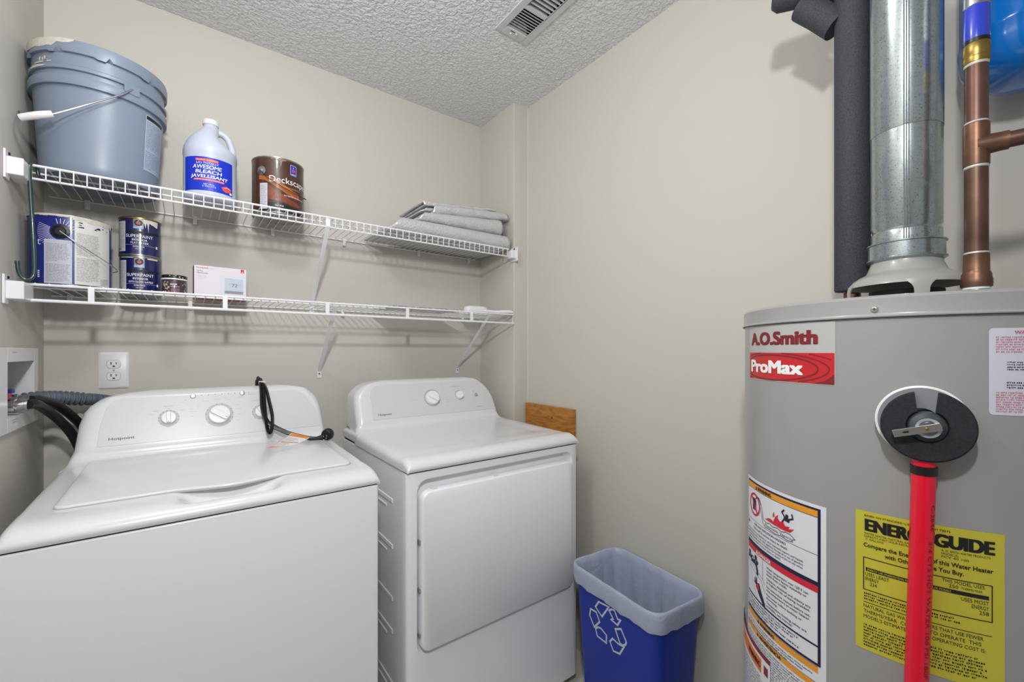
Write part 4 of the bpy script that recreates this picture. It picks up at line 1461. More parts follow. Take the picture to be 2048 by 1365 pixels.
def superpaint(finish, drips):
    def cb(t, lb):
        c = (BASE[t.name].x, BASE[t.name].y)
        z0 = BASE[t.name].z
        R = .0505
        f = cylmap(c, R, -90, z0, .0003)
        mb = MB()
        p_rect(mb, f, -.060, -.034, .012, .104, 5, .0003)
        sp = build('side_panel', mb, can_white, lb, flat_print=True)
        mb = MB()
        p_small(mb, f, -.058, -.036, .100, .0048, 16, rng, .4, d=.0006)
        p_rect(mb, f, -.057, -.048, .016, .022, 1, .0006)
        build('small_print', mb, print_grey, sp, flat_print=True)
        mb = MB()
        p_text(mb, f, 'SUPERPAINT', -.0315, .0555, h=.0095, w=.066, d=.0005)
        p_text(mb, f, 'INTERIOR', .002, .0455, h=.0062, w=.036, align='C', bold=.02, d=.0005)
        if finish == 'FLAT':
            p_text(mb, f, 'FLAT', -.019, .0360, h=.0066, w=.016, d=.0005)
            p_text(mb, f, 'LATEX', .000, .0360, h=.0066, w=.023, bold=.02, d=.0005)
        else:
            p_text(mb, f, 'SEMI-GLOSS', -.027, .0360, h=.0060, w=.036, d=.0005)
            p_text(mb, f, 'LATEX', .012, .0360, h=.0060, w=.021, bold=.02, d=.0005)
        p_text(mb, f, 'EXTRA WHITE', .0, .0255, h=.0040, w=.026, align='C', bold=.02, d=.0005)
        p_text(mb, f, 'ONE QUART', .0, .0195, h=.0028, w=.018, align='C', bold=.01, d=.0005)
        p_rect(mb, f, -.033, .047, .0318, .0322, 12, .0005)
        p_rect(mb, f, .044, .050, .028, .036, 1, .0005)
        build('white_lettering', mb, ink_white, lb, flat_print=True)
        mb = MB()
        p_rect(mb, f, -.033, .055, .0685, .0755, 12, .0003)
        build('dark_band', mb, ink_black, lb, flat_print=True)
        mb = MB()
        p_rect(mb, f, -.013, .011, .083, .112, 5, .0005)
        em = build('emblem_panel', mb, mat('emblem_panel_grey', '#8d8d86', .4, metal=.4), lb, flat_print=True)
        mb = MB()
        p_disc(mb, f, -.001, .1005, .0100, 22, .0007)
        build('emblem_disc', mb, ink_black, em, flat_print=True)
        mb = MB()
        p_disc(mb, f, -.001, .1000, .0052, 16, .0009)
        build('emblem_centre', mb, mat('emblem_rose_red', '#b4485c', .4), em, flat_print=True)
        mb = MB()
        p_poly(mb, f, [(-.013, .083), (.011, .083), (.011, .089), (.006, .0875), (.0, .090), (-.006, .088), (-.013, .0895)], .0008)
        p_disc(mb, f, -.001, .107, .0016, 8, .001)
        build('emblem_ribbon', mb, mat('emblem_sky_blue', '#9cb8e0', .4), em, flat_print=True)
        if drips:
            mb = MB()
            p_poly(mb, f, [(.009, .117), (.009, .110), (.012, .100), (.0145, .092), (.0155, .085), (.0165, .092), (.0175, .102), (.020, .0985), (.021, .088), (.0225, .072), (.0232, .088), (.0245, .1035), (.030, .1005), (.036, .099), (.044, .0945), (.048, .094), (.050, .1), (.051, .117)], .0010)
            build('paint_drips', mb, mat('dried_pale_paint', '#d8d6cf', .5), lb, flat_print=True)
        else:
            mb = MB()
            p_rect(mb, f, .018, .046, .1095, .1135, 4, .001)
            p_rect(mb, f, -.05, -.015, .1115, .1135, 4, .001)
            build('paint_drips', mb, mat('dried_pale_paint', '#d8d6cf', .5), lb, flat_print=True)
    return cb
qx, qy = -.1205, 1.7950
can('paint_can', (qx + .002, qy), ZL, .0505, .1185, 'navy quart paint can marked semi-gloss, lower of the two stacked', navy_label, superpaint('SEMI', False))
can('paint_can', (qx, qy), ZL + .1190, .0505, .1185, 'navy quart paint can marked flat with white drips, upper of the two stacked', navy_label, superpaint('FLAT', True), top_m=brass)

# small sample jar
sj = thing('sample_jar', (-.0335, 1.702, ZL), 'small brown paint sample jar with black lid beside the stacked quart cans', 'jar')
c = (-.0335, 1.702)
build('jar_body', MB().lathe([(.029, 0), (.0315, .001), (.0320, .004), (.0320, .041), (.0305, .044), (.029, .045)], (c[0], c[1], ZL), 36), mat('jar_dark_plum', '#3f2c36', .3, coat=.4), sj)
build('neck_band', MB().lathe([(.0300, .0445), (.0326, .0450), (.0326, .0490), (.0300, .0492)], (c[0], c[1], ZL), 36), plastic_white, sj)
ld = build('lid', MB().lathe([(.0310, .0490), (.0322, .0495), (.0322, .0580), (.0305, .0595), (0, .0595)], (c[0], c[1], ZL), 36), black_plastic, sj)
f = cylmap(c, .0320, -88, ZL, .0004)
mb = MB()
r_ = random.Random(3)
for k in range(16):
    a, b = r_.uniform(-.030, -.012), r_.uniform(.006, .038)
    p_disc(mb, f, a, b, r_.uniform(.0015, .0034), 6, .0002 + k * .00001)
for k in range(9): p_disc(mb, f, r_.uniform(.015, .032), r_.uniform(.006, .036), r_.uniform(.001, .002), 6, .0002 + k * .00001)
build('floral_print', mb, mat('jar_print_cream', '#b3ab96', .5), sj, flat_print=True)
mb = MB()
p_text(mb, f, 'BEHR', -.010, .0275, h=.0052, w=.016, bold=.02, d=.0006)
p_rect(mb, f, -.010, .012, .0225, .0235, 4, .0006)
build('white_lettering', mb, ink_white, sj, flat_print=True)
mb = MB()
p_rect(mb, f, -.009, .012, .006, .018, 4, .0006)
build('colour_patch', mb, mat('jar_patch_plum', '#7a5564', .4), sj, flat_print=True)
fl = cylmap(c, .0322, -88, ZL + .049, .0004)
mb = MB()
for s, tt, r in ((-.012, .007, .0016), (.012, .0045, .0022), (.021, .003, .0018), (.003, .008, .0014)): p_disc(mb, fl, s, tt, r, 8)
build('paint_specks', mb, paint_splash, ld, flat_print=True)

# thermostat box
tb = thing('thermostat_box', (.0875, 1.775, ZL), 'white thermostat carton with red side on the lower shelf', 'box')
Mt = Matrix.Translation((.0875, 1.775, ZL)) @ Matrix.Rotation(rad(3), 4, 'Z')
bw, bd, bh = .0735, .028, .1085
build('carton', MB().box(-bw, bw, -bd, bd, 0, bh, Mt), mat('carton_red', '#8c2a38', .5), tb, bevel=.0006)
ey = Mt.to_3x3() @ Vector((1, 0, 0))
f = planemap(Mt @ Vector((-bw, -bd, 0)), ey, (0, 0, 1), .0004)
mb = MB()
p_rect(mb, f, 0.0005, 2 * bw - .0005, .0005, bh - .0005)
fr = build('front_print', mb, mat('carton_white', '#dcd8e0', .45), tb, flat_print=True)
mb = MB()
p_text(mb, f, 'Honeywell', .006, .0985, h=.0052, w=.032, bold=.02, d=.0004)
p_rect(mb, f, .130, .1395, .0945, .1065, 1, .0004)
build('red_printing', mb, ink_red, fr, flat_print=True)
mb = MB()
p_text(mb, f, 'Home', .040, .0985, h=.004, w=.014, d=.0004)
p_small(mb, f, .008, .032, .078, .004, 4, rng, .3, d=.0004)
build('grey_printing', mb, print_lgrey, fr, flat_print=True)
mb = MB()
p_text(mb, f, 'T6 Pro', .0065, .0880, h=.0046, bold=.015, d=.0004)
p_text(mb, f, 'Thermostat', .0065, .0815, h=.0046, w=.030, bold=.015, d=.0004)
build('dark_printing', mb, print_dgrey, fr, flat_print=True)
mb = MB()
p_poly(mb, f, rrect(.070, .145, .012, .082, .006, 4), .0003)
pic = build('thermostat_picture', mb, mat('picture_pale_grey', '#d3d7e2', .45), fr, flat_print=True)
mb = MB()
p_rect(mb, f, .0835, .137, .022, .072, 1, .0006)
build('screen_picture', mb, mat('picture_screen_blue_grey', '#b9c9d6', .4), pic, flat_print=True)
mb = MB()
p_rect(mb, f, .0835, .137, .021, .0305, 1, .0008)
build('screen_bar', mb, print_grey, pic, flat_print=True)
mb = MB()
p_text(mb, f, '72', .104, .0445, h=.0115, w=.016, d=.0009)
p_rect(mb, f, .096, .100, .0525, .0533, 1, .0009)
p_rect(mb, f, .121, .130, .0525, .0533, 1, .0009)
p_small(mb, f, .0845, .136, .0725, .0022, 1, rng, .6, d=.0009)
build('screen_digits', mb, print_dgrey, pic, flat_print=True)
mb = MB()
p_poly(mb, f, [(.133, .096), (.137, .096), (.135, .1005)], .0007)
build('house_mark', mb, ink_white, fr, flat_print=True)

# flat foil sheet and white brush at the right end
mb = MB()
vs, fs = [], []
nx, ny = 30, 8
for i in range(nx + 1):
    for j in range(ny + 1):
        x = .62 + .32 * i / nx
        y = 1.612 + .20 * j / ny
        vs.append((x, y, ZL + .0042 + .0016 * math.sin(x * 70 + y * 30) * math.sin(y * 55) + .001 * math.sin(x * 160)))
for i in range(nx):
    for j in range(ny):
        a = i * (ny + 1) + j
        fs.append((a, a + ny + 1, a + ny + 2, a + 1))
o = build('foil_sheet', mb.add(vs, fs), foil_m, angle=80)
o.modifiers.new('thickness', 'SOLIDIFY').thickness = .0015
tag(o, 'thin silver foil sheet lying flat on the lower shelf', 'insulation')
wb = thing('scrub_brush', (1.11, 1.67, ZL), 'white plastic brush lying at the right end of the lower shelf', 'brush')
cloth = mat('brush_white', '#e4e5e8', .55)
mb = MB()
ring = lambda z, k: [Vector((1.068 + (x) * k, 1.700 + y * k, ZL + z)) for x, y in rrect(-.060, .062, -.024, .024, .022, 6)]
mb.rings([ring(.0005, .93), ring(.004, 1.0), ring(.022, .99), ring(.030, .90), ring(.033, .70)])
build('brush_head', mb, cloth, wb, angle=60)
build('handle', MB().tube(smooth_path([(1.095, 1.672, ZL + .012), (1.120, 1.655, ZL + .010), (1.150, 1.637, ZL + .0075), (1.185, 1.618, ZL + .0085), (1.214, 1.603, ZL + .007)], 5), [.0055] * 8 + [.0058, .0062, .0066, .007, .0074, .0078, .0080, .0080, .0078, .0074, .0068, .006, .004], 12), cloth, wb)
# ================================================================ water heater and its pipes
HX, HY, HR = 1.0470, .1948, .2580
ZT = 1.340
wh = thing('water_heater', (HX, HY, 0), 'grey cylindrical gas water heater with red and yellow labels', 'water heater')
build('jacket', MB().lathe([(HR - .004, .06), (HR, .064), (HR, 1.318)], (HX, HY, 0), 128), heater_grey, wh)
build('base_ring', MB().lathe([(HR + .004, .012), (HR + .005, .02), (HR + .005, .055), (HR - .002, .066)], (HX, HY, 0), 96), hood_grey, wh)
for k in range(3):
    a = rad(60 + 120 * k)
    build('foot', MB().lathe([(.018, 0), (.02, .002), (.016, .014)], (HX + .2 * math.cos(a), HY + .2 * math.sin(a), 0), 20), steel, wh)
top = build('top_cap', MB().lathe([(HR + .0002, 1.3085), (HR + .0038, 1.3080), (HR + .0042, 1.3095), (HR + .0022, 1.3120), (HR + .0018, 1.3135), (HR + .0016, 1.335), (HR - .001, 1.3385), (HR - .005, ZT), (0, ZT)], (HX, HY, 0), 128, cap0=False), heater_grey, wh)
build('cap_seam', MB().lathe([(HR + .0006, 1.3070), (HR + .0036, 1.3076)], (HX, HY, 0), 128, cap0=False, cap1=False), print_dgrey, wh)
def radial_frame(ang, z, r):
    n = Vector((math.cos(rad(ang)), math.sin(rad(ang)), 0))
    return frame(Vector((HX, HY, z)) + n * r, (-n.y, n.x, 0), (0, 0, 1), n)
Ms = radial_frame(183.3, 1.3195, HR + .0018)
scr = build('cap_screw', MB().lathe([(.0046, 0), (.0046, .0008), (.0036, .0024), (0, .0030)], (0, 0, 0), 20, Ms), chrome, wh)
mb = MB()
fs_ = lambda s, t, d=0: Ms @ Vector((s, t, .0031))
p_rect(mb, fs_, -.0022, .0022, -.0005, .0005)
p_rect(mb, fs_, -.0005, .0005, -.0022, .0022)
build('screw_recess', mb, ink_black, scr, flat_print=True)

HF = lambda ang, z, off=.0005: cylmap((HX, HY), HR, ang, z, off)
# ---------------------------------------------------------------- maker's label
f = HF(129.6, 1.206)
Lw = rad(172.7 - 129.6) * HR
mb = MB()
p_rect(mb, f, 0, Lw, .0, .1000, 20)
ml = build('maker_label', mb, mat('label_clear_grey', '#b4b4b3', .3), wh, flat_print=True)
mb = MB()
p_text(mb, f, 'A.O.Smith', .0150, .0655, h=.0225, w=.153, d=.0006, heavy=.0020)
build('maker_lettering', mb, ink_dred, ml, flat_print=True)
mb = MB()
p_rect(mb, f, .002, Lw - .001, .0015, .0505, 20, .0002)
build('red_panel', mb, mat('label_red', '#c4262e', .35), ml, flat_print=True)
# concentric ellipses cut by the edge of the panel
mb = MB()
x0_, x1_, y0_, y1_ = .002, Lw - .001, .0015, .0505
for (a, b, w) in ((.150, .036, .0016), (.128, .0305, .0016), (.108, .026, .0022), (.092, .022, .0026), (.175, .0415, .0013)):
    seg_ = []
    for k in range(97):
        an = 2 * PI * k / 96
        x, y = .078 + a * math.cos(an), .0245 + b * math.sin(an)
        if x0_ + .001 < x < x1_ - .001 and y0_ + .0008 < y < y1_ - .0008: seg_.append((x, y))
        else:
            if len(seg_) > 1: p_line(mb, f, seg_, w, d=.0005)
            seg_ = []
    if len(seg_) > 1: p_line(mb, f, seg_, w, d=.0005)
for sg in ([(x1_ - .030, y0_), (x1_ - .012, y0_ + .006), (x1_, y0_ + .016), (x1_, y0_)],): p_poly(mb, f, sg, .0005)
build('dark_red_rings', mb, ink_dred, ml, flat_print=True)
mb = MB()
p_text(mb, f, 'ProMax', .0150, .0150, h=.0225, w=.130, d=.0009, heavy=.0020)
build('white_lettering', mb, ink_white, ml, flat_print=True)

# ---------------------------------------------------------------- warning labels on the left
f = HF(127.5, .60)
Lw = rad(170.0 - 127.5) * HR
z_ = lambda z: z - .60
mb = MB()
for (a, b) in ((.48, 1.0155),):
    p_rect(mb, f, 0, Lw, z_(a), z_(b), 20)
wl = build('warning_label', mb, paper_white, wh, flat_print=True)
blk, orn, red_ = MB(), MB(), MB()
xe = Lw - .012
p_rect(blk, f, .0045, xe + .004, z_(1.0065), z_(1.0100), 20, .0003)
p_rect(blk, f, xe - .0005, xe + .004, z_(.765), z_(1.0065), 1, .0003)
orn = MB()
p_rect(orn, f, .0045, xe - .0005, z_(.9965), z_(1.0065), 20, .0003)
build('orange_band', orn, ink_orange, wl, flat_print=True)
p_rect(blk, f, .0040, .0048, z_(.762), z_(1.0065), 1, .0004)
p_rect(blk, f, .0045, xe, z_(.9958), z_(.9966), 20, .0004)
p_text(blk, f, 'WARNING', .050, z_(.9983), h=.0066, w=.040, bold=.03, d=.0008)
p_poly(blk, f, [(.041, z_(.9980)), (.048, z_(.9980)), (.0445, z_(1.0050))], .0008)
p_rect(blk, f, .0045, xe, z_(.9360), z_(.9366), 20, .0004)
# pictogram: no petrol can, flames and figure, vapour cloud
p_ring(red_, f, .036, z_(.9675), .0175, .0215, 32, .0005)
p_poly(red_, f, [(.0225, z_(.9800)), (.0255, z_(.9825)), (.0495, z_(.9550)), (.0465, z_(.9525))], .0009)
p_poly(blk, f, [(.029, z_(.957)), (.0425, z_(.957)), (.0425, z_(.976)), (.039, z_(.979)), (.029, z_(.979))], .0006)
p_line(blk, f, [(.041, z_(.979)), (.046, z_(.985)), (.054, z_(.984)), (.061, z_(.974))], .0022, d=.0006)
p_line(blk, f, [(.061, z_(.974)), (.066, z_(.962)), (.068, z_(.952)), (.077, z_(.9485)), (.086, z_(.9505)), (.095, z_(.948)), (.105, z_(.9505)), (.115, z_(.9480)), (.124, z_(.951)), (.134, z_(.950)), (.142, z_(.9455)), (.135, z_(.9425)), (.138, z_(.940)), (.126, z_(.9385)), (.114, z_(.9405)), (.100, z_(.9380)), (.086, z_(.9400)), (.074, z_(.9395)), (.066, z_(.945)), (.063, z_(.957)), (.058, z_(.970))], .0010, d=.0006)
p_text(blk, f, 'Flammable Vapors', .074, z_(.9420), h=.0046, w=.060, d=.0008)
p_poly(red_, f, [(.074, z_(.9545)), (.084, z_(.9595)), (.090, z_(.9600)), (.096, z_(.9580)), (.101, z_(.9690)), (.108, z_(.9745)), (.106, z_(.9685)), (.112, z_(.9640)), (.118, z_(.9675)), (.123, z_(.9610)), (.132, z_(.9630)), (.129, z_(.9580)), (.140, z_(.9620)), (.133, z_(.9535)), (.118, z_(.9525)), (.095, z_(.9530))], .0005)
p_poly(red_, f, [(.094, z_(.966)), (.099, z_(.967)), (.098, z_(.976)), (.0955, z_(.9725))], .0005)
p_disc(blk, f, .1265, z_(.9790), .0032, 12, .0008)
p_poly(blk, f, [(.119, z_(.9705)), (.131, z_(.9690)), (.132, z_(.9755)), (.121, z_(.9775))], .0007)
p_line(blk, f, [(.122, z_(.9765)), (.116, z_(.9825)), (.121, z_(.9880))], .0026, d=.0008)
p_line(blk, f, [(.131, z_(.975)), (.138, z_(.9785)), (.136, z_(.9860))], .0026, d=.0008)
p_line(blk, f, [(.120, z_(.971)), (.117, z_(.9660))], .0026, d=.0008)
p_text(blk, f, 'FIRE AND EXPLOSION HAZARD', .036, z_(.9285), h=.0042, w=.088, bold=.01, d=.0006)
p_text(blk, f, 'Can result in serious injury or death.', .032, z_(.9215), h=.0042, w=.096, bold=.01, d=.0006)
for k, s in enumerate(('Do not store or use gasoline or other flammable vapors and liquids', 'in the vicinity of this or any other appliance. Storage of or use of gasoline', 'or other flammable vapors or liquids in the vicinity of this or any other', 'appliance can result in serious injury or death.')):
    p_text(blk, f, s, .008, z_(.9145 - .0055 * k), h=.0034, w=.148 if k < 3 else .105, bold=.012, d=.0006)
p_poly(blk, f, [(.006, z_(.9255)), (.013, z_(.9255)), (.0095, z_(.9325))], .0006)
p_rect(blk, f, .0045, xe, z_(.8870), z_(.8940), 20, .0004)
p_rect(red_, f, .0045, xe, z_(.8765), z_(.8870), 20, .0004)
wht = MB()
p_text(wht, f, 'DANGER', .054, z_(.8785), h=.0068, w=.036, bold=.03, d=.0009)
p_poly(wht, f, [(.043, z_(.8783)), (.051, z_(.8783)), (.047, z_(.8858))], .0009)
# tap and scalded hand
p_line(blk, f, [(.066, z_(.876)), (.066, z_(.842)), (.072, z_(.832))], .0007, d=.0006)
p_line(blk, f, [(.006, z_(.852)), (.030, z_(.850)), (.066, z_(.840))], .0007, d=.0006)
p_line(blk, f, [(.016, z_(.845)), (.030, z_(.842)), (.062, z_(.834)), (.074, z_(.818))], .0007, d=.0006)
p_line(blk, f, [(.016, z_(.845)), (.028, z_(.815)), (.046, z_(.795))], .0006, d=.0006)
for cx_ in (.013, .041):
    p_disc(blk, f, cx_, z_(.868), .0048, 12, .0006)
    p_disc(blk, f, cx_ + .006, z_(.861), .0040, 12, .0007)
    p_disc(blk, f, cx_ - .003, z_(.860), .0036, 12, .0008)
p_line(blk, f, [(.020, z_(.856)), (.034, z_(.857)), (.043, z_(.855)), (.0475, z_(.847)), (.0475, z_(.838))], .0062, d=.0006)
p_ring(blk, f, .028, z_(.861), .0035, .0055, 16, .0007)
p_poly(blk, f, [(.044, z_(.822)), (.054, z_(.826)), (.060, z_(.816)), (.074, z_(.797)), (.074, z_(.789)), (.066, z_(.794)), (.050, z_(.808)), (.042, z_(.815))], .0006)
for dx, dy in ((-.010, .010), (-.006, .014), (-.012, .004), (-.001, .015)):
    p_line(blk, f, [(.046, z_(.818)), (.046 + dx, z_(.818 + dy))], .0022, d=.0007)
p_poly(red_, f, [(.0455, z_(.821)), (.052, z_(.824)), (.056, z_(.815)), (.051, z_(.810)), (.046, z_(.814))], .0009)
for k, s in enumerate(('Water temperature over 125\u00b0F can', 'cause severe burns instantly or', 'death from scalds.', 'Children, disabled and elderly are', 'at highest risk of being scalded.', 'See instruction manual before set-', 'ting temperature at water heater.', 'Feel water before bathing or', 'showering.', 'Temperature limiting valves are', 'available, see manual.')):
    gap = sum((.0022 if i in (3, 5, 7, 9) else 0) for i in range(k + 1))
    p_text(blk, f, s, .078, z_(.8665 - .0060 * k - gap), h=.0040, w=min(.090, .0027 * len(s)), bold=.014, d=.0006)
p_rect(blk, f, .0045, xe, z_(.7905), z_(.7935), 20, .0004)
for k in range(5):
    p_small(blk, f, .007, xe - .004, z_(.7895 - .0050 * k), .0050, 1, rng, .45, d=.0006)
p_rect(blk, f, .0045, xe + .004, z_(.7610), z_(.7650), 20, .0004)
orn = MB()
p_rect(orn, f, .0035, xe, z_(.7495), z_(.7590), 20, .0004)
build('orange_band', orn, ink_orange, wl, flat_print=True)
p_text(blk, f, 'WARNING', .058, z_(.7512), h=.0062, w=.040, bold=.03, d=.0009)
p_poly(blk, f, [(.048, z_(.7510)), (.055, z_(.7510)), (.0515, z_(.7577))], .0009)
p_small(blk, f, .007, xe - .004, z_(.7480), .0046, 3, rng, .4, d=.0006)
orn = MB()
p_rect(orn, f, .0035, xe, z_(.7235), z_(.7330), 20, .0004)
build('orange_band', orn, ink_orange, wl, flat_print=True)
p_text(blk, f, 'ADVERTENCIA', .056, z_(.7252), h=.0062, w=.058, bold=.03, d=.0009)
p_poly(blk, f, [(.046, z_(.7250)), (.053, z_(.7250)), (.0495, z_(.7317))], .0009)
p_small(blk, f, .007, xe - .004, z_(.7215), .0046, 16, rng, .4, d=.0006)
p_rect(blk, f, .0035, xe, z_(.7338), z_(.7343), 20, .0006)
p_rect(blk, f, .0035, xe, z_(.7597), z_(.7603), 20, .0006)
build('black_printing', blk, ink_navy, wl, flat_print=True)
build('red_printing', red_, ink_red, wl, flat_print=True)
build('white_lettering', wht, ink_white, wl, flat_print=True)
# further label lower down, round the left flank
f = HF(104, .50)
Lw2 = rad(147.2 - 104) * HR
mb = MB()
p_rect(mb, f, 0, Lw2, 0, .205, 20, .0010)
lw = build('lower_label', mb, paper_white, wh, flat_print=True)
mb, mr, mo = MB(), MB(), MB()
p_rect(mr, f, 0, Lw2, .196, .205, 20, .0012)
p_rect(mo, f, .02, Lw2 - .026, .165, .190, 16, .0012)
p_rect(mr, f, Lw2 - .018, Lw2 - .006, .170, .186, 2, .0012)
p_text(mb, f, 'WARNING', .115, .173, h=.010, w=.05, bold=.03, d=.0014)
p_small(mb, f, .02, Lw2 - .01, .160, .0052, 24, rng, .4, d=.0013)
build('black_printing', mb, ink_navy, lw, flat_print=True)
build('red_printing', mr, ink_dred, lw, flat_print=True)
build('orange_band', mo, mat('printed_deep_orange_ink', '#dd7420', .5), lw, flat_print=True)

# ---------------------------------------------------------------- yellow energy label
f = HF(178.4, .8245)
Lw = rad(211.6 - 178.4) * HR
z_ = lambda z: z - .8245
mb = MB()
p_rect(mb, f, 0, Lw, 0, .2020, 18)
yl = build('energy_label', mb, yellow_label, wh, flat_print=True)
mb = MB()
p_text(mb, f, 'ENERGYGUIDE', .0120, .1745, h=.0170, w=.1270, d=.0005, heavy=.0013)
p_text(mb, f, 'BASED ON STANDARD U.S. GOVERNMENT TESTS', .0105, .1945, h=.0028, w=.088, bold=.004, d=.0005)
p_poly(mb, f, [(.064, .164), (.071, .158), (.083, .1745), (.076, .1745), (.071, .166), (.067, .169)], .0005)
p_text(mb, f, 'WATER HEATER--NATURAL GAS', .0098, .1685, h=.0029, w=.050, d=.0005)
p_text(mb, f, 'CAPACITY (FIRST HOUR RATING):', .0098, .1645, h=.0029, w=.052, d=.0005)
p_text(mb, f, '71 GALLONS', .0115, .1605, h=.0029, w=.020, d=.0005)
p_text(mb, f, 'A. O. SMITH WATER PRODUCTS', .090, .1685, h=.0029, w=.046, d=.0005)
p_text(mb, f, 'MODEL(S)', .090, .1645, h=.0029, w=.016, d=.0005)
p_text(mb, f, 'FCV 40 100', .090, .1605, h=.0029, w=.026, d=.0005)
p_text(mb, f, 'Compare the Energy Use of this Water Heater', .0095, .1505, h=.0060, w=.129, bold=.014, d=.0005)
p_text(mb, f, 'with Others Before You Buy.', .0330, .1410, h=.0060, w=.078, bold=.014, d=.0005)
p_line(mb, f, [(.0095, .088), (.1375, .088), (.1375, .1345), (.0095, .1345)], .0011, True, .0005)
p_rect(mb, f, .0120, .1345, .1155, .1205, 16, .0005)
p_text(mb, f, 'USES LEAST', .0115, .1085, h=.0052, w=.026, d=.0005)
p_text(mb, f, 'ENERGY', .0115, .1018, h=.0052, w=.015, d=.0005)
p_text(mb, f, '234', .0165, .0952, h=.0052, w=.008, d=.0005)
p_text(mb, f, 'THIS MODEL USES', .0905, .1285, h=.0046, w=.040, d=.0005)
p_text(mb, f, '250', .097, .1228, h=.0046, w=.009, d=.0005)
p_text(mb, f, 'THERMS/YEAR', .1085, .1232, h=.0030, w=.020, d=.0005)
p_text(mb, f, 'USES MOST', .1345, .1085, h=.0052, w=.026, align='R', d=.0005)
p_text(mb, f, 'ENERGY', .1345, .1018, h=.0052, w=.016, align='R', d=.0005)
p_text(mb, f, '258', .1345, .0952, h=.0052, w=.009, align='R', d=.0005)
for k in range(3): p_small(mb, f, .010, .136, .0855 - .004 * k, .0040, 1, rng, .5, d=.0005)
p_rect(mb, f, .0095, .1375, .0695, .0703, 16, .0005)
p_text(mb, f, 'NATURAL GAS WATER HEATERS THAT USE FEWER', .0095, .0620, h=.0050, w=.120, d=.0005)
p_text(mb, f, 'THERMS/YEAR  COST LESS TO OPERATE  THIS', .0095, .0545, h=.0050, w=.118, d=.0005)
p_text(mb, f, "MODEL'S ESTIMATED YEARLY OPERATING COST IS:", .0095, .0470, h=.0050, w=.122, d=.0005)
p_small(mb, f, .0095, .138, .0400, .0042, 8, rng, .5, d=.0005)
build('black_printing', mb, ink_black, yl, flat_print=True)
mb = MB()
p_text(mb, f, 'ENERGY USE (THERMS/YEAR) RANGE OF ALL SIMILAR MODELS', .0140, .1166, h=.0028, w=.085, bold=.006, d=.0008)
build('reversed_lettering', mb, yellow_label, yl, flat_print=True)

# ---------------------------------------------------------------- valve warning label on the right
f = HF(-151.7, 1.178)
mb = MB()
outl = rrect(0, .150, 0, .111, .005, 4)
for k in range(14): pass
p_rect(mb, f, .004, .146, 0, .111, 14)
p_rect(mb, f, 0, .004, .004, .107, 1)
p_poly(mb, f, [(0, .107), (.004, .107), (.004, .111), (.0012, .1098)])
p_poly(mb, f, [(0, .004), (.0012, .0012), (.004, 0), (.004, .004)])
vl = build('valve_label', mb, mat('label_paper_cool_white', '#cdcfdb', .45), wh, flat_print=True)
mb, mk = MB(), MB()
p_text(mb, f, 'WARNING', .024, .1035, h=.0042, w=.030, bold=.03, d=.0005)
p_small(mb, f, .0065, .140, .1015, .0031, 7, rng, .5, d=.0005)
p_small(mb, f, .0065, .140, .0310, .0030, 9, rng, .5, d=.0005)
p_rect(mb, f, .048, .090, .0620, .0632, 4, .0005)
for k, s in enumerate(('TEMPERATURE', 'AND PRESSURE', 'RELIEF VALVE', 'MUST BE FITTED')):
    p_small(mk, f, .017, .045, .0695 - .0030 * k, .0030, 1, rng, .5, d=.0005)
for k in range(3): p_small(mk, f, .0165, .130, .0440 - .0032 * k, .0032, 1, rng, .5, d=.0005)
p_small(mk, f, .058, .090, .0735, .003, 2, rng, .5, d=.0005)
build('red_printing', mb, ink_pink, vl, flat_print=True)
build('black_printing', mk, ink_navy, vl, flat_print=True)

# ---------------------------------------------------------------- temperature and pressure valve
AV = 194.8
Mv = radial_frame(AV, 1.1610, HR)
build('valve_flange', MB().lathe([(.020, .001), (.0445, .0012), (.0475, .004), (.0480, .0075), (.046, .0085), (.020, .0085)], (-.004, .002, 0), 56, None, False, False) if False else MB().lathe([(.018, .001), (.0445, .0012), (.0475, .004), (.0480, .0085), (.0465, .0095), (.018, .0095)], (0, 0, 0), 56, Mv @ Matrix.Translation((-.004, .004, 0)), False, False), plastic_white, wh)
build('flange_face', MB().lathe([(.018, .0096), (.0452, .0096)], (0, 0, 0), 48, Mv @ Matrix.Translation((-.004, .004, .0003)), False, False), mat('flange_face_grey', '#85888f', .6), wh)
# split foam ring: open at the top
Mf = radial_frame(AV, 1.1590, HR + .0075) @ Matrix.Rotation(rad(-6), 4, 'X')
Rg = []
for k in range(61):
    a = rad(90 + 15 + 330 * k / 60)
    r0, r1 = .0205, .0465
    gap = 1.0
    ring = []
    for (r, z) in ((r0, .001), (r1, .001), (r1, .017), (r1 - .002, .019), (r0 + .001, .019), (r0, .018)):
        aa = a
        # parallel sided slit instead of a wedge
        e = rad(15) * (r1 / r * .62 + .38) - rad(15)
        if k < 12: aa = a + e * (1 - k / 12)
        if k > 48: aa = a - e * (k - 48) / 12
        ring.append(Mf @ Vector((r * math.cos(aa), r * math.sin(aa), z)))
    Rg.append(ring)
build('foam_ring', MB().rings(Rg), foam_ring, wh, angle=40)
Mc = radial_frame(AV, 1.1600, HR)
valve = build('relief_valve', MB().lathe([(.0195, .002), (.0195, .018), (.0200, .020), (.0200, .026), (.0180, .031), (.0135, .0345), (.0130, .036), (.0080, .0365), (.0075, .040), (0, .040)], (0, 0, 0), 32, Mc), mat('plated_valve', '#8f979d', .3, metal=.9, vary=(90, .35)), wh)
mb = MB()
fv = lambda s, t, d=0: Mc @ Vector((s, t, .0368 + d))
p_ring(mb, fv, 0, 0, .0095, .0128, 24)
build('valve_tag', mb, mat('valve_tag_silver', '#b9bcc8', .35, metal=.5), valve, flat_print=True)
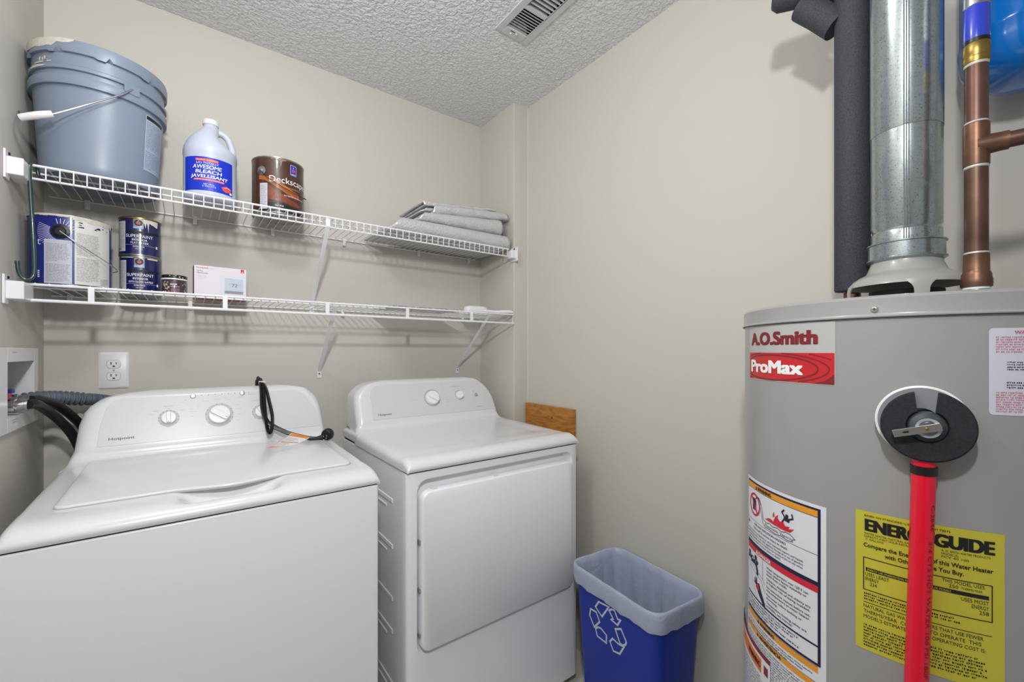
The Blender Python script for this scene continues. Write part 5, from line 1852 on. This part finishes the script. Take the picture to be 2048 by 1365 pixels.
M2 = Mc @ Matrix.Translation((0, 0, .040)) @ Matrix.Rotation(rad(197), 4, 'Z')
lev = build('lever', MB().prism(rrect(-.012, .036, -.0045, .0045, .001, 2), .0014, M2).box(-.012, .036, -.0048, -.0036, -.004, .0014, M2).box(-.012, .036, .0036, .0048, -.004, .0014, M2), chrome, valve, bevel=.0004)
build('lever_pin', MB().lathe([(.0022, 0), (.0022, .003), (.0012, .004), (0, .0042)], (0, 0, 0), 12, M2 @ Matrix.Translation((.002, 0, 0))), brass, valve)
mb = MB()
fl = lambda s, t, d=0: M2 @ Vector((s, t, .0017))
p_poly(mb, fl, [(.020, -.0012), (.025, -.0012), (.027, .0), (.025, .0012), (.020, .0012)])
build('lever_hole', mb, ink_black, lev, flat_print=True)
# red discharge pipe
dp = thing('discharge_pipe', (.757, .131, 0), 'bright red plastic discharge pipe running down the front of the water heater', 'pipe')
PD = HR + .0150
pdir = lambda a, z: (HX + PD * math.cos(rad(a)), HY + PD * math.sin(rad(a)), z)
pts = [pdir(194.35, 1.128), pdir(194.25, 1.09), pdir(193.8, 1.0), pdir(193.0, .85), pdir(190.5, .4), pdir(189.5, .15)]
build('tube', MB().tube(pts, .0124, 24), pipe_red, dp)
build('black_band', MB().lathe([(.0127, -.0058), (.0136, -.0055), (.0136, .0055), (.0127, .0058)], (pdir(194.3, 1.1)[0], pdir(194.3, 1.1)[1], 1.1015), 28, None, False, False), black_plastic, dp)
# printing along the pipe
mb = MB()
def pipe_f(s, t, d=0):
    z = 1.07 - s
    aa = 194.25 - (1.09 - z) * 5.2
    c_ = pdir(aa, z)
    a = rad(232) + t / .0124
    return Vector((c_[0] + .0128 * math.cos(a), c_[1] + .0128 * math.sin(a), z))
p_text(mb, pipe_f, 'C-2846', .012, .000, h=.0055, w=.034, d=0)
p_text(mb, pipe_f, '3/4 CTS HOT WATER 100 PSI 180F ASTM D2846 NSF-PW DR11', .060, -.002, h=.0050, w=.33, d=0)
build('pipe_printing', mb, mat('pipe_print_dark_red', '#8a1024', .5), dp, flat_print=True)

# ---------------------------------------------------------------- draft hood on the heater
CAMA = math.degrees(math.atan2(-HY, -HX))
Rg = []
build('hood_bell', MB().lathe([(.0460, ZT + .086), (.0490, ZT + .086), (.0500, ZT + .078), (.0555, ZT + .064), (.0572, ZT + .061), (.0660, ZT + .057), (.0755, ZT + .050), (.0815, ZT + .042), (.0830, ZT + .037), (.0812, ZT + .037), (.0750, ZT + .046), (.0640, ZT + .054), (.0550, ZT + .058), (.0470, ZT + .074)], (HX, HY, 0), 64, None, False, False), hood_grey, wh, angle=60)
for k in range(4):
    ac = CAMA + 14 + 90 * k
    Rg = []
    for (r, z, w) in ((.0818, .0415, .042), (.0832, .0365, .034), (.0836, .032, .026), (.0838, .026, .0205), (.0840, .012, .0185), (.0840, .0, .0185)):
        ring = []
        for s in range(7):
            a = rad(ac) + (s / 6 - .5) * w * 1.0 / r * 1.0
            ring.append(Vector((HX + (r + .0006) * math.cos(a), HY + (r + .0006) * math.sin(a), ZT + z)))
        for s in reversed(range(7)):
            a = rad(ac) + (s / 6 - .5) * w / r
            ring.append(Vector((HX + (r - .0014) * math.cos(a), HY + (r - .0014) * math.sin(a), ZT + z)))
        Rg.append(ring)
    build('hood_leg', MB().rings(Rg), hood_grey, wh, angle=40)
build('flue_collar', MB().lathe([(.052, ZT), (.052, ZT + .029), (.048, ZT + .0295), (.047, ZT + .004), (0, ZT + .004)], (HX, HY, 0), 40), mat('dark_iron', '#232228', .6, vary=(70, .3)), wh)  # near-black, slightly mottled collar under the bell

# ---------------------------------------------------------------- galvanised vent pipe
vp = thing('vent_pipe', (HX, HY, ZT + .084), 'galvanised steel vent pipe rising from the water heater draft hood', 'vent pipe')
zb = ZT + .084
def dented(prof, seam=True):
    R = []
    seg = 72
    for r, z in prof:
        ring = []
        for k in range(seg):
            a = 2 * PI * k / seg
            rr_ = r
            ring.append(Vector((HX + rr_ * math.cos(a), HY + rr_ * math.sin(a), z)))
        R.append(ring)
    return MB().rings(R, False, False)
build('collar', dented([(.0500, zb - .002), (.0530, zb + .000), (.0555, zb + .0015), (.0555, zb + .003), (.0528, zb + .0045), (.0528, zb + .0285), (.0552, zb + .0295), (.0552, zb + .031), (.050, zb + .032)]), galv, vp, angle=30)
build('lower_section', dented([(.0492, zb + .028), (.0492, zb + .050), (.0485, zb + .052), (.0468, zb + .0545), (.0468, zb + .0565), (.0494, zb + .062), (.0496, 1.672)]), galv, vp, angle=30)
build('upper_section', dented([(.0500, 1.655), (.0504, 1.656), (.0504, 2.44)]), galv, vp, angle=30)
for (r, z0_, z1_, nm) in ((.0499, zb + .031, 1.657, 'seam'), (.0507, 1.656, 2.43, 'seam')):
    for d_ in (-5.2, -1.6, 2.0):
        mb = MB()
        a = rad(CAMA + 3.0 + d_)
        n = Vector((math.cos(a), math.sin(a), 0))
        mb.tube([(HX + n.x * r, HY + n.y * r, z0_), (HX + n.x * r, HY + n.y * r, z1_)], .0011, 6)
        build(nm, mb, galv, vp)
    

# ---------------------------------------------------------------- insulated cold pipe on the left
PLX, PLY = HX + 0, HY + 0
vc = Vector((-HX, -HY, 0)).normalized()          # from the heater towards the room
rt = Vector((vc.y, -vc.x, 0)) * -1               # to the right seen from the room
rt = Vector((-vc.y, vc.x, 0))
pr_ = Vector((HX, HY, 0)) + rt * .0826 + vc * .068
pl_ = Vector((HX, HY, 0)) - rt * .0815 - vc * .068
ip = thing('insulated_pipe', (pl_.x, pl_.y, ZT), 'vertical pipe in black foam insulation left of the vent pipe', 'pipe')
build('foam_sleeve', MB().lathe([(.011, 1.384), (.0285, 1.3835), (.0300, 1.386), (.0300, 2.04)], (pl_.x, pl_.y, 0), 40), foam_black, ip)
build('copper_tube', MB().lathe([(.0143, ZT), (.0143, 1.39)], (pl_.x, pl_.y, 0), 24), copper, ip)
# insulated branch and stub at the top left
ib = thing('insulated_branch', (pl_.x, pl_.y + .10, 1.95), 'black foam covered pipe branch at the top of the insulated pipe', 'pipe')
build('foam_sleeve', MB().tube([(pl_.x + .008, pl_.y + .012, 2.035), (pl_.x - .022, pl_.y + .075, 2.045), (pl_.x - .042, pl_.y + .122, 2.052), (pl_.x - .046, pl_.y + .132, 2.054)], [.030, .030, .030, .022], 28), foam_black, ib, angle=60)
build('lower_sleeve', MB().tube([(pl_.x - .001, pl_.y + .026, 1.948), (pl_.x - .008, pl_.y + .055, 1.985), (pl_.x - .014, pl_.y + .085, 2.02)], .0275, 28), foam_black, ib, angle=60)

# ---------------------------------------------------------------- copper hot pipe on the right
cp = thing('copper_pipe', (pr_.x, pr_.y, ZT), 'vertical copper pipe with tee at the right of the vent pipe', 'pipe')
X, Y = pr_.x, pr_.y
build('dielectric_nipple', MB().lathe([(.0150, ZT), (.0150, ZT + .016), (.0142, ZT + .0175), (.0142, ZT + .020)], (X, Y, 0), 28), mat('plated_nipple', '#a8a89a', .4, metal=.7), cp)
build('thread_tape', MB().lathe([(.0146, ZT + .0165), (.0158, ZT + .017), (.0158, ZT + .020), (.0146, ZT + .0205)], (X, Y, 0), 28), ink_white, cp)
un = MB()
hexr = lambda r, z: [Vector((X + r * math.cos(rad(60 * k + 10)), Y + r * math.sin(rad(60 * k + 10)), z)) for k in range(6)]
un.lathe([(.0160, ZT + .020), (.0180, ZT + .021), (.0185, ZT + .026), (.0182, ZT + .033), (.0172, ZT + .036), (.0172, ZT + .040), (.0155, ZT + .044), (.0150, ZT + .046), (.0148, ZT + .072), (.0142, ZT + .0725)], (X, Y, 0), 32)
build('union', un, copper_fit, cp, angle=30)
build('tube', MB().lathe([(.0136, ZT + .06), (.0136, 1.74)], (X, Y, 0), 32), copper, cp)
build('solder_ring', MB().lathe([(.0137, ZT + .0725), (.0144, ZT + .073), (.0140, ZT + .0755)], (X, Y, 0), 28, None, False, False), solder, cp)
tee = build('tee', MB().lathe([(.0138, 1.551), (.0150, 1.552), (.0152, 1.556), (.0152, 1.612), (.0150, 1.617), (.0138, 1.618)], (X, Y, 0), 32), copper_fit, cp)
br = Vector((.20, -.98, 0)).normalized()
bc = Vector((X, Y, 1.583))
build('tee_branch', MB().tube([bc, bc + br * .014, bc + br * .026, bc + br * .034], [.0165, .0150, .0140, .0140], 28), copper_fit, tee)
build('branch_tube', MB().tube([bc + br * .030, bc + br * .72], .0118, 24), copper, cp)
build('solder_ring', MB().lathe([(.0137, 1.5475), (.0145, 1.549), (.0141, 1.552)], (X, Y, 0), 28, None, False, False), solder, cp)
build('solder_ring', MB().lathe([(.0139, 1.618), (.0145, 1.6185), (.0137, 1.621)], (X, Y, 0), 28, None, False, False), solder, cp)
build('brass_adapter', MB().lathe([(.0138, 1.712), (.0150, 1.713), (.0156, 1.716), (.0156, 1.722), (.0150, 1.723), (.0152, 1.726), (.0158, 1.728), (.0158, 1.742), (.0150, 1.744)], (X, Y, 0), 32), brass, cp, angle=30)
build('solder_ring', MB().lathe([(.0137, 1.709), (.0145, 1.711), (.0146, 1.713)], (X, Y, 0), 28, None, False, False), solder, cp)
cn = build('blue_connector', MB().lathe([(.0148, 1.743), (.0152, 1.745), (.0152, 1.800), (.0148, 1.801)], (X, Y, 0), 32), blue_fit, cp)
build('dark_band', MB().lathe([(.0150, 1.7432), (.0155, 1.7436), (.0155, 1.7495), (.0150, 1.750)], (X, Y, 0), 32, None, False, False), black_plastic, cn)
build('steel_end', MB().lathe([(.0140, 1.80), (.0156, 1.802), (.0150, 1.83), (.0140, 2.44)], (X, Y, 0), 28), steel, cp)

# ---------------------------------------------------------------- blue expansion tank
tk = thing('expansion_tank', (1.201, .045, 1.75), 'bright blue expansion tank hanging at the upper right behind the copper pipe', 'tank')
prof = [(r, z + .048) for r, z in [(.0, 1.690), (.02, 1.6905), (.045, 1.694), (.068, 1.702), (.086, 1.716), (.097, 1.735), (.1005, 1.752), (.1010, 1.770), (.1022, 1.772), (.1022, 1.779), (.1010, 1.781), (.1010, 1.95), (.098, 1.975), (.086, 2.0), (.06, 2.02), (.02, 2.03)]]
build('tank_shell', MB().lathe(prof, (1.201, .045, 0), 64), tank_blue, tk, angle=60)
build('nipple', MB().lathe([(.0135, 2.07), (.0135, 2.44)], (1.201, .045, 0), 20), copper, tk)
# ================================================================ blue recycling bin
bn = thing('recycling_bin', (1.166, .884, 0), 'blue plastic recycling bin with white arrows between dryer and water heater', 'bin')
Mb_ = Matrix.Translation((1.166, .884, 0)) @ Matrix.Rotation(rad(-5.2), 4, 'Z')
def bring(w, l, z, r, n=8): return [Mb_ @ Vector((x, y, z)) for x, y in rrect(-w, w, -l, l, r, n)]
HB = .520
Rg = [bring(.083, .150, .0, .035), bring(.087, .154, .004, .036), bring(.1075, .1815, HB - .035, .042), bring(.1130, .1870, HB - .033, .044), bring(.1150, .189, HB - .006, .045), bring(.1135, .1875, HB, .044), bring(.1100, .184, HB - .003, .042), bring(.1045, .1785, HB - .036, .04), bring(.083, .150, .006, .034)]
build('bin_body', MB().rings(Rg), bin_blue, bn, angle=40)
# bag folded over the rim, with crumpled hem
rr_ = random.Random(5)
def bag_ring(w, l, z, r, wob, zw=0, seed=0):
    out = []
    base = rrect(-w, w, -l, l, r, 8)
    pts = []
    for i in range(len(base)):
        a, b = Vector(base[i]), Vector(base[(i + 1) % len(base)])
        m_ = max(1, int((b - a).length / .012))
        pts += [a.lerp(b, k / m_) for k in range(m_)]
    return pts
def bag_pts(n=180):
    return None
def ringN(w, l, z, r, wob=0.0, zw=0.0, ph=0.0, N=168):
    base = [Vector(p_) for p_ in rrect(-w, w, -l, l, r, 8)]
    L_ = [0]
    for i in range(len(base)): L_.append(L_[-1] + (base[(i + 1) % len(base)] - base[i]).length)
    out, j = [], 0
    for k in range(N):
        s_ = L_[-1] * k / N
        while L_[j + 1] < s_: j += 1
        t_ = (s_ - L_[j]) / (L_[j + 1] - L_[j])
        p_ = base[j].lerp(base[(j + 1) % len(base)], t_)
        u = 2 * PI * k / N
        d_ = wob * (math.sin(u * 17 + ph) * .5 + math.sin(u * 41 + ph * 2.3) * .3 + math.sin(u * 7 + ph * 1.7) * .5)
        q_ = p_ * (1 + d_ / max(.05, p_.length))
        dz = zw * (math.sin(u * 9 + ph * 1.3) * .6 + math.sin(u * 23 + ph) * .4)
        out.append(Mb_ @ Vector((q_.x, q_.y, z + dz)))
    return out
W, Lh = .1185, .1925
Rg = [ringN(W - .001, Lh - .001, HB - .055, .045, .0022, .003, .4), ringN(W + .0005, Lh + .0005, HB - .048, .046, .0022, .004, .4), ringN(W + .001, Lh + .001, HB - .034, .046, .0018, .002, 1.0),
      ringN(W + .0012, Lh + .0012, HB - .016, .046, .0012, .001, 1.4), ringN(W + .0005, Lh + .0005, HB - .004, .046, .0006, 0, 2), ringN(W - .002, Lh - .002, HB + .0025, .045, .0006, .0005, 2.5), ringN(W - .006, Lh - .006, HB + .0035, .043, .0006, .0005, 3.1),
      ringN(W - .0105, Lh - .0105, HB + .0005, .040, .0008, 0, 3.5), ringN(W - .0155, Lh - .0155, HB - .02, .037, .0020, 0, 4), ringN(.097, .170, HB - .08, .034, .0050, 0, 4.6), ringN(.092, .163, HB - .18, .034, .0065, 0, 5.1), ringN(.083, .151, HB - .32, .034, .0060, 0, 5.7), ringN(.074, .140, HB - .47, .03, .004, .004, 6.2), ringN(.04, .09, HB - .50, .03, .004, .004, 6.2)]
bag = build('bin_liner', MB().rings(Rg, False, True), bag_m, bn, angle=80)
# chasing arrows on the long side
def face_f(s, t, d=0):
    """s along the long side (to the viewer's right), t = height"""
    w = .087 + (.1075 - .087) * (t - .004) / (HB - .039)
    return Mb_ @ Vector((-w - .0007 - d, -s, t))
ARROWS = [[(-0.052, 0.4448), (-0.0058, 0.4509), (-0.0389, 0.4029), (-0.0683, 0.4199)], [(-0.0923, 0.4008), (-0.0654, 0.4036), (-0.0503, 0.3795), (-0.077, 0.3474), (-0.0978, 0.3764)], [(-0.0053, 0.4397), (0.0059, 0.4502), (0.0185, 0.4532), (0.0308, 0.4323), (0.043, 0.4347), (0.0295, 0.4124), (0.0024, 0.4149), (0.0119, 0.4222)], [(-0.0707, 0.3461), (-0.0596, 0.357), (-0.0459, 0.361), (-0.0205, 0.3524), (-0.0226, 0.3257), (-0.0637, 0.3251)], [(0.0193, 0.3945), (0.0442, 0.4084), (0.0644, 0.3803), (0.0613, 0.3699), (0.0505, 0.3614), (0.0381, 0.3603)], [(0.0072, 0.3575), (0.0304, 0.3544), (0.0545, 0.359), (0.0353, 0.3258), (0.008, 0.3185), (-0.0061, 0.3408)]]
for pts in ARROWS:
    mb = MB()
    p_line(mb, face_f, pts, .0058, True)
    build('arrow', mb, mat('bin_white_print', '#c3c8da', .5), bn, flat_print=True)

# ---------------------------------------------------------------- pine board leaning against the right wall
wbd = thing('wooden_board', (1.296, 1.43, 0), 'stained pine board standing between the dryer and the right wall', 'board')
Mw = Matrix.Translation((1.288, 1.435, 0)) @ Matrix.Rotation(rad(.4), 4, 'Y')
build('plank', MB().box(-.0095, .0095, -.150, .165, 0.0, 1.012, Mw), pine_m, wbd, bevel=.0012)
mb = MB()
fw = planemap(Mw @ Vector((-.0095, 0, 0)), (0, -1, 0), (0, 0, 1), .0003)
for s, t, r in ((.03, .965, .0045), (-.10, .985, .003), (.12, .90, .005)): p_disc(mb, fw, s, t, r, 12)
build('knots', mb, mat('wood_knot', '#5a3513', .6), wbd, flat_print=True)
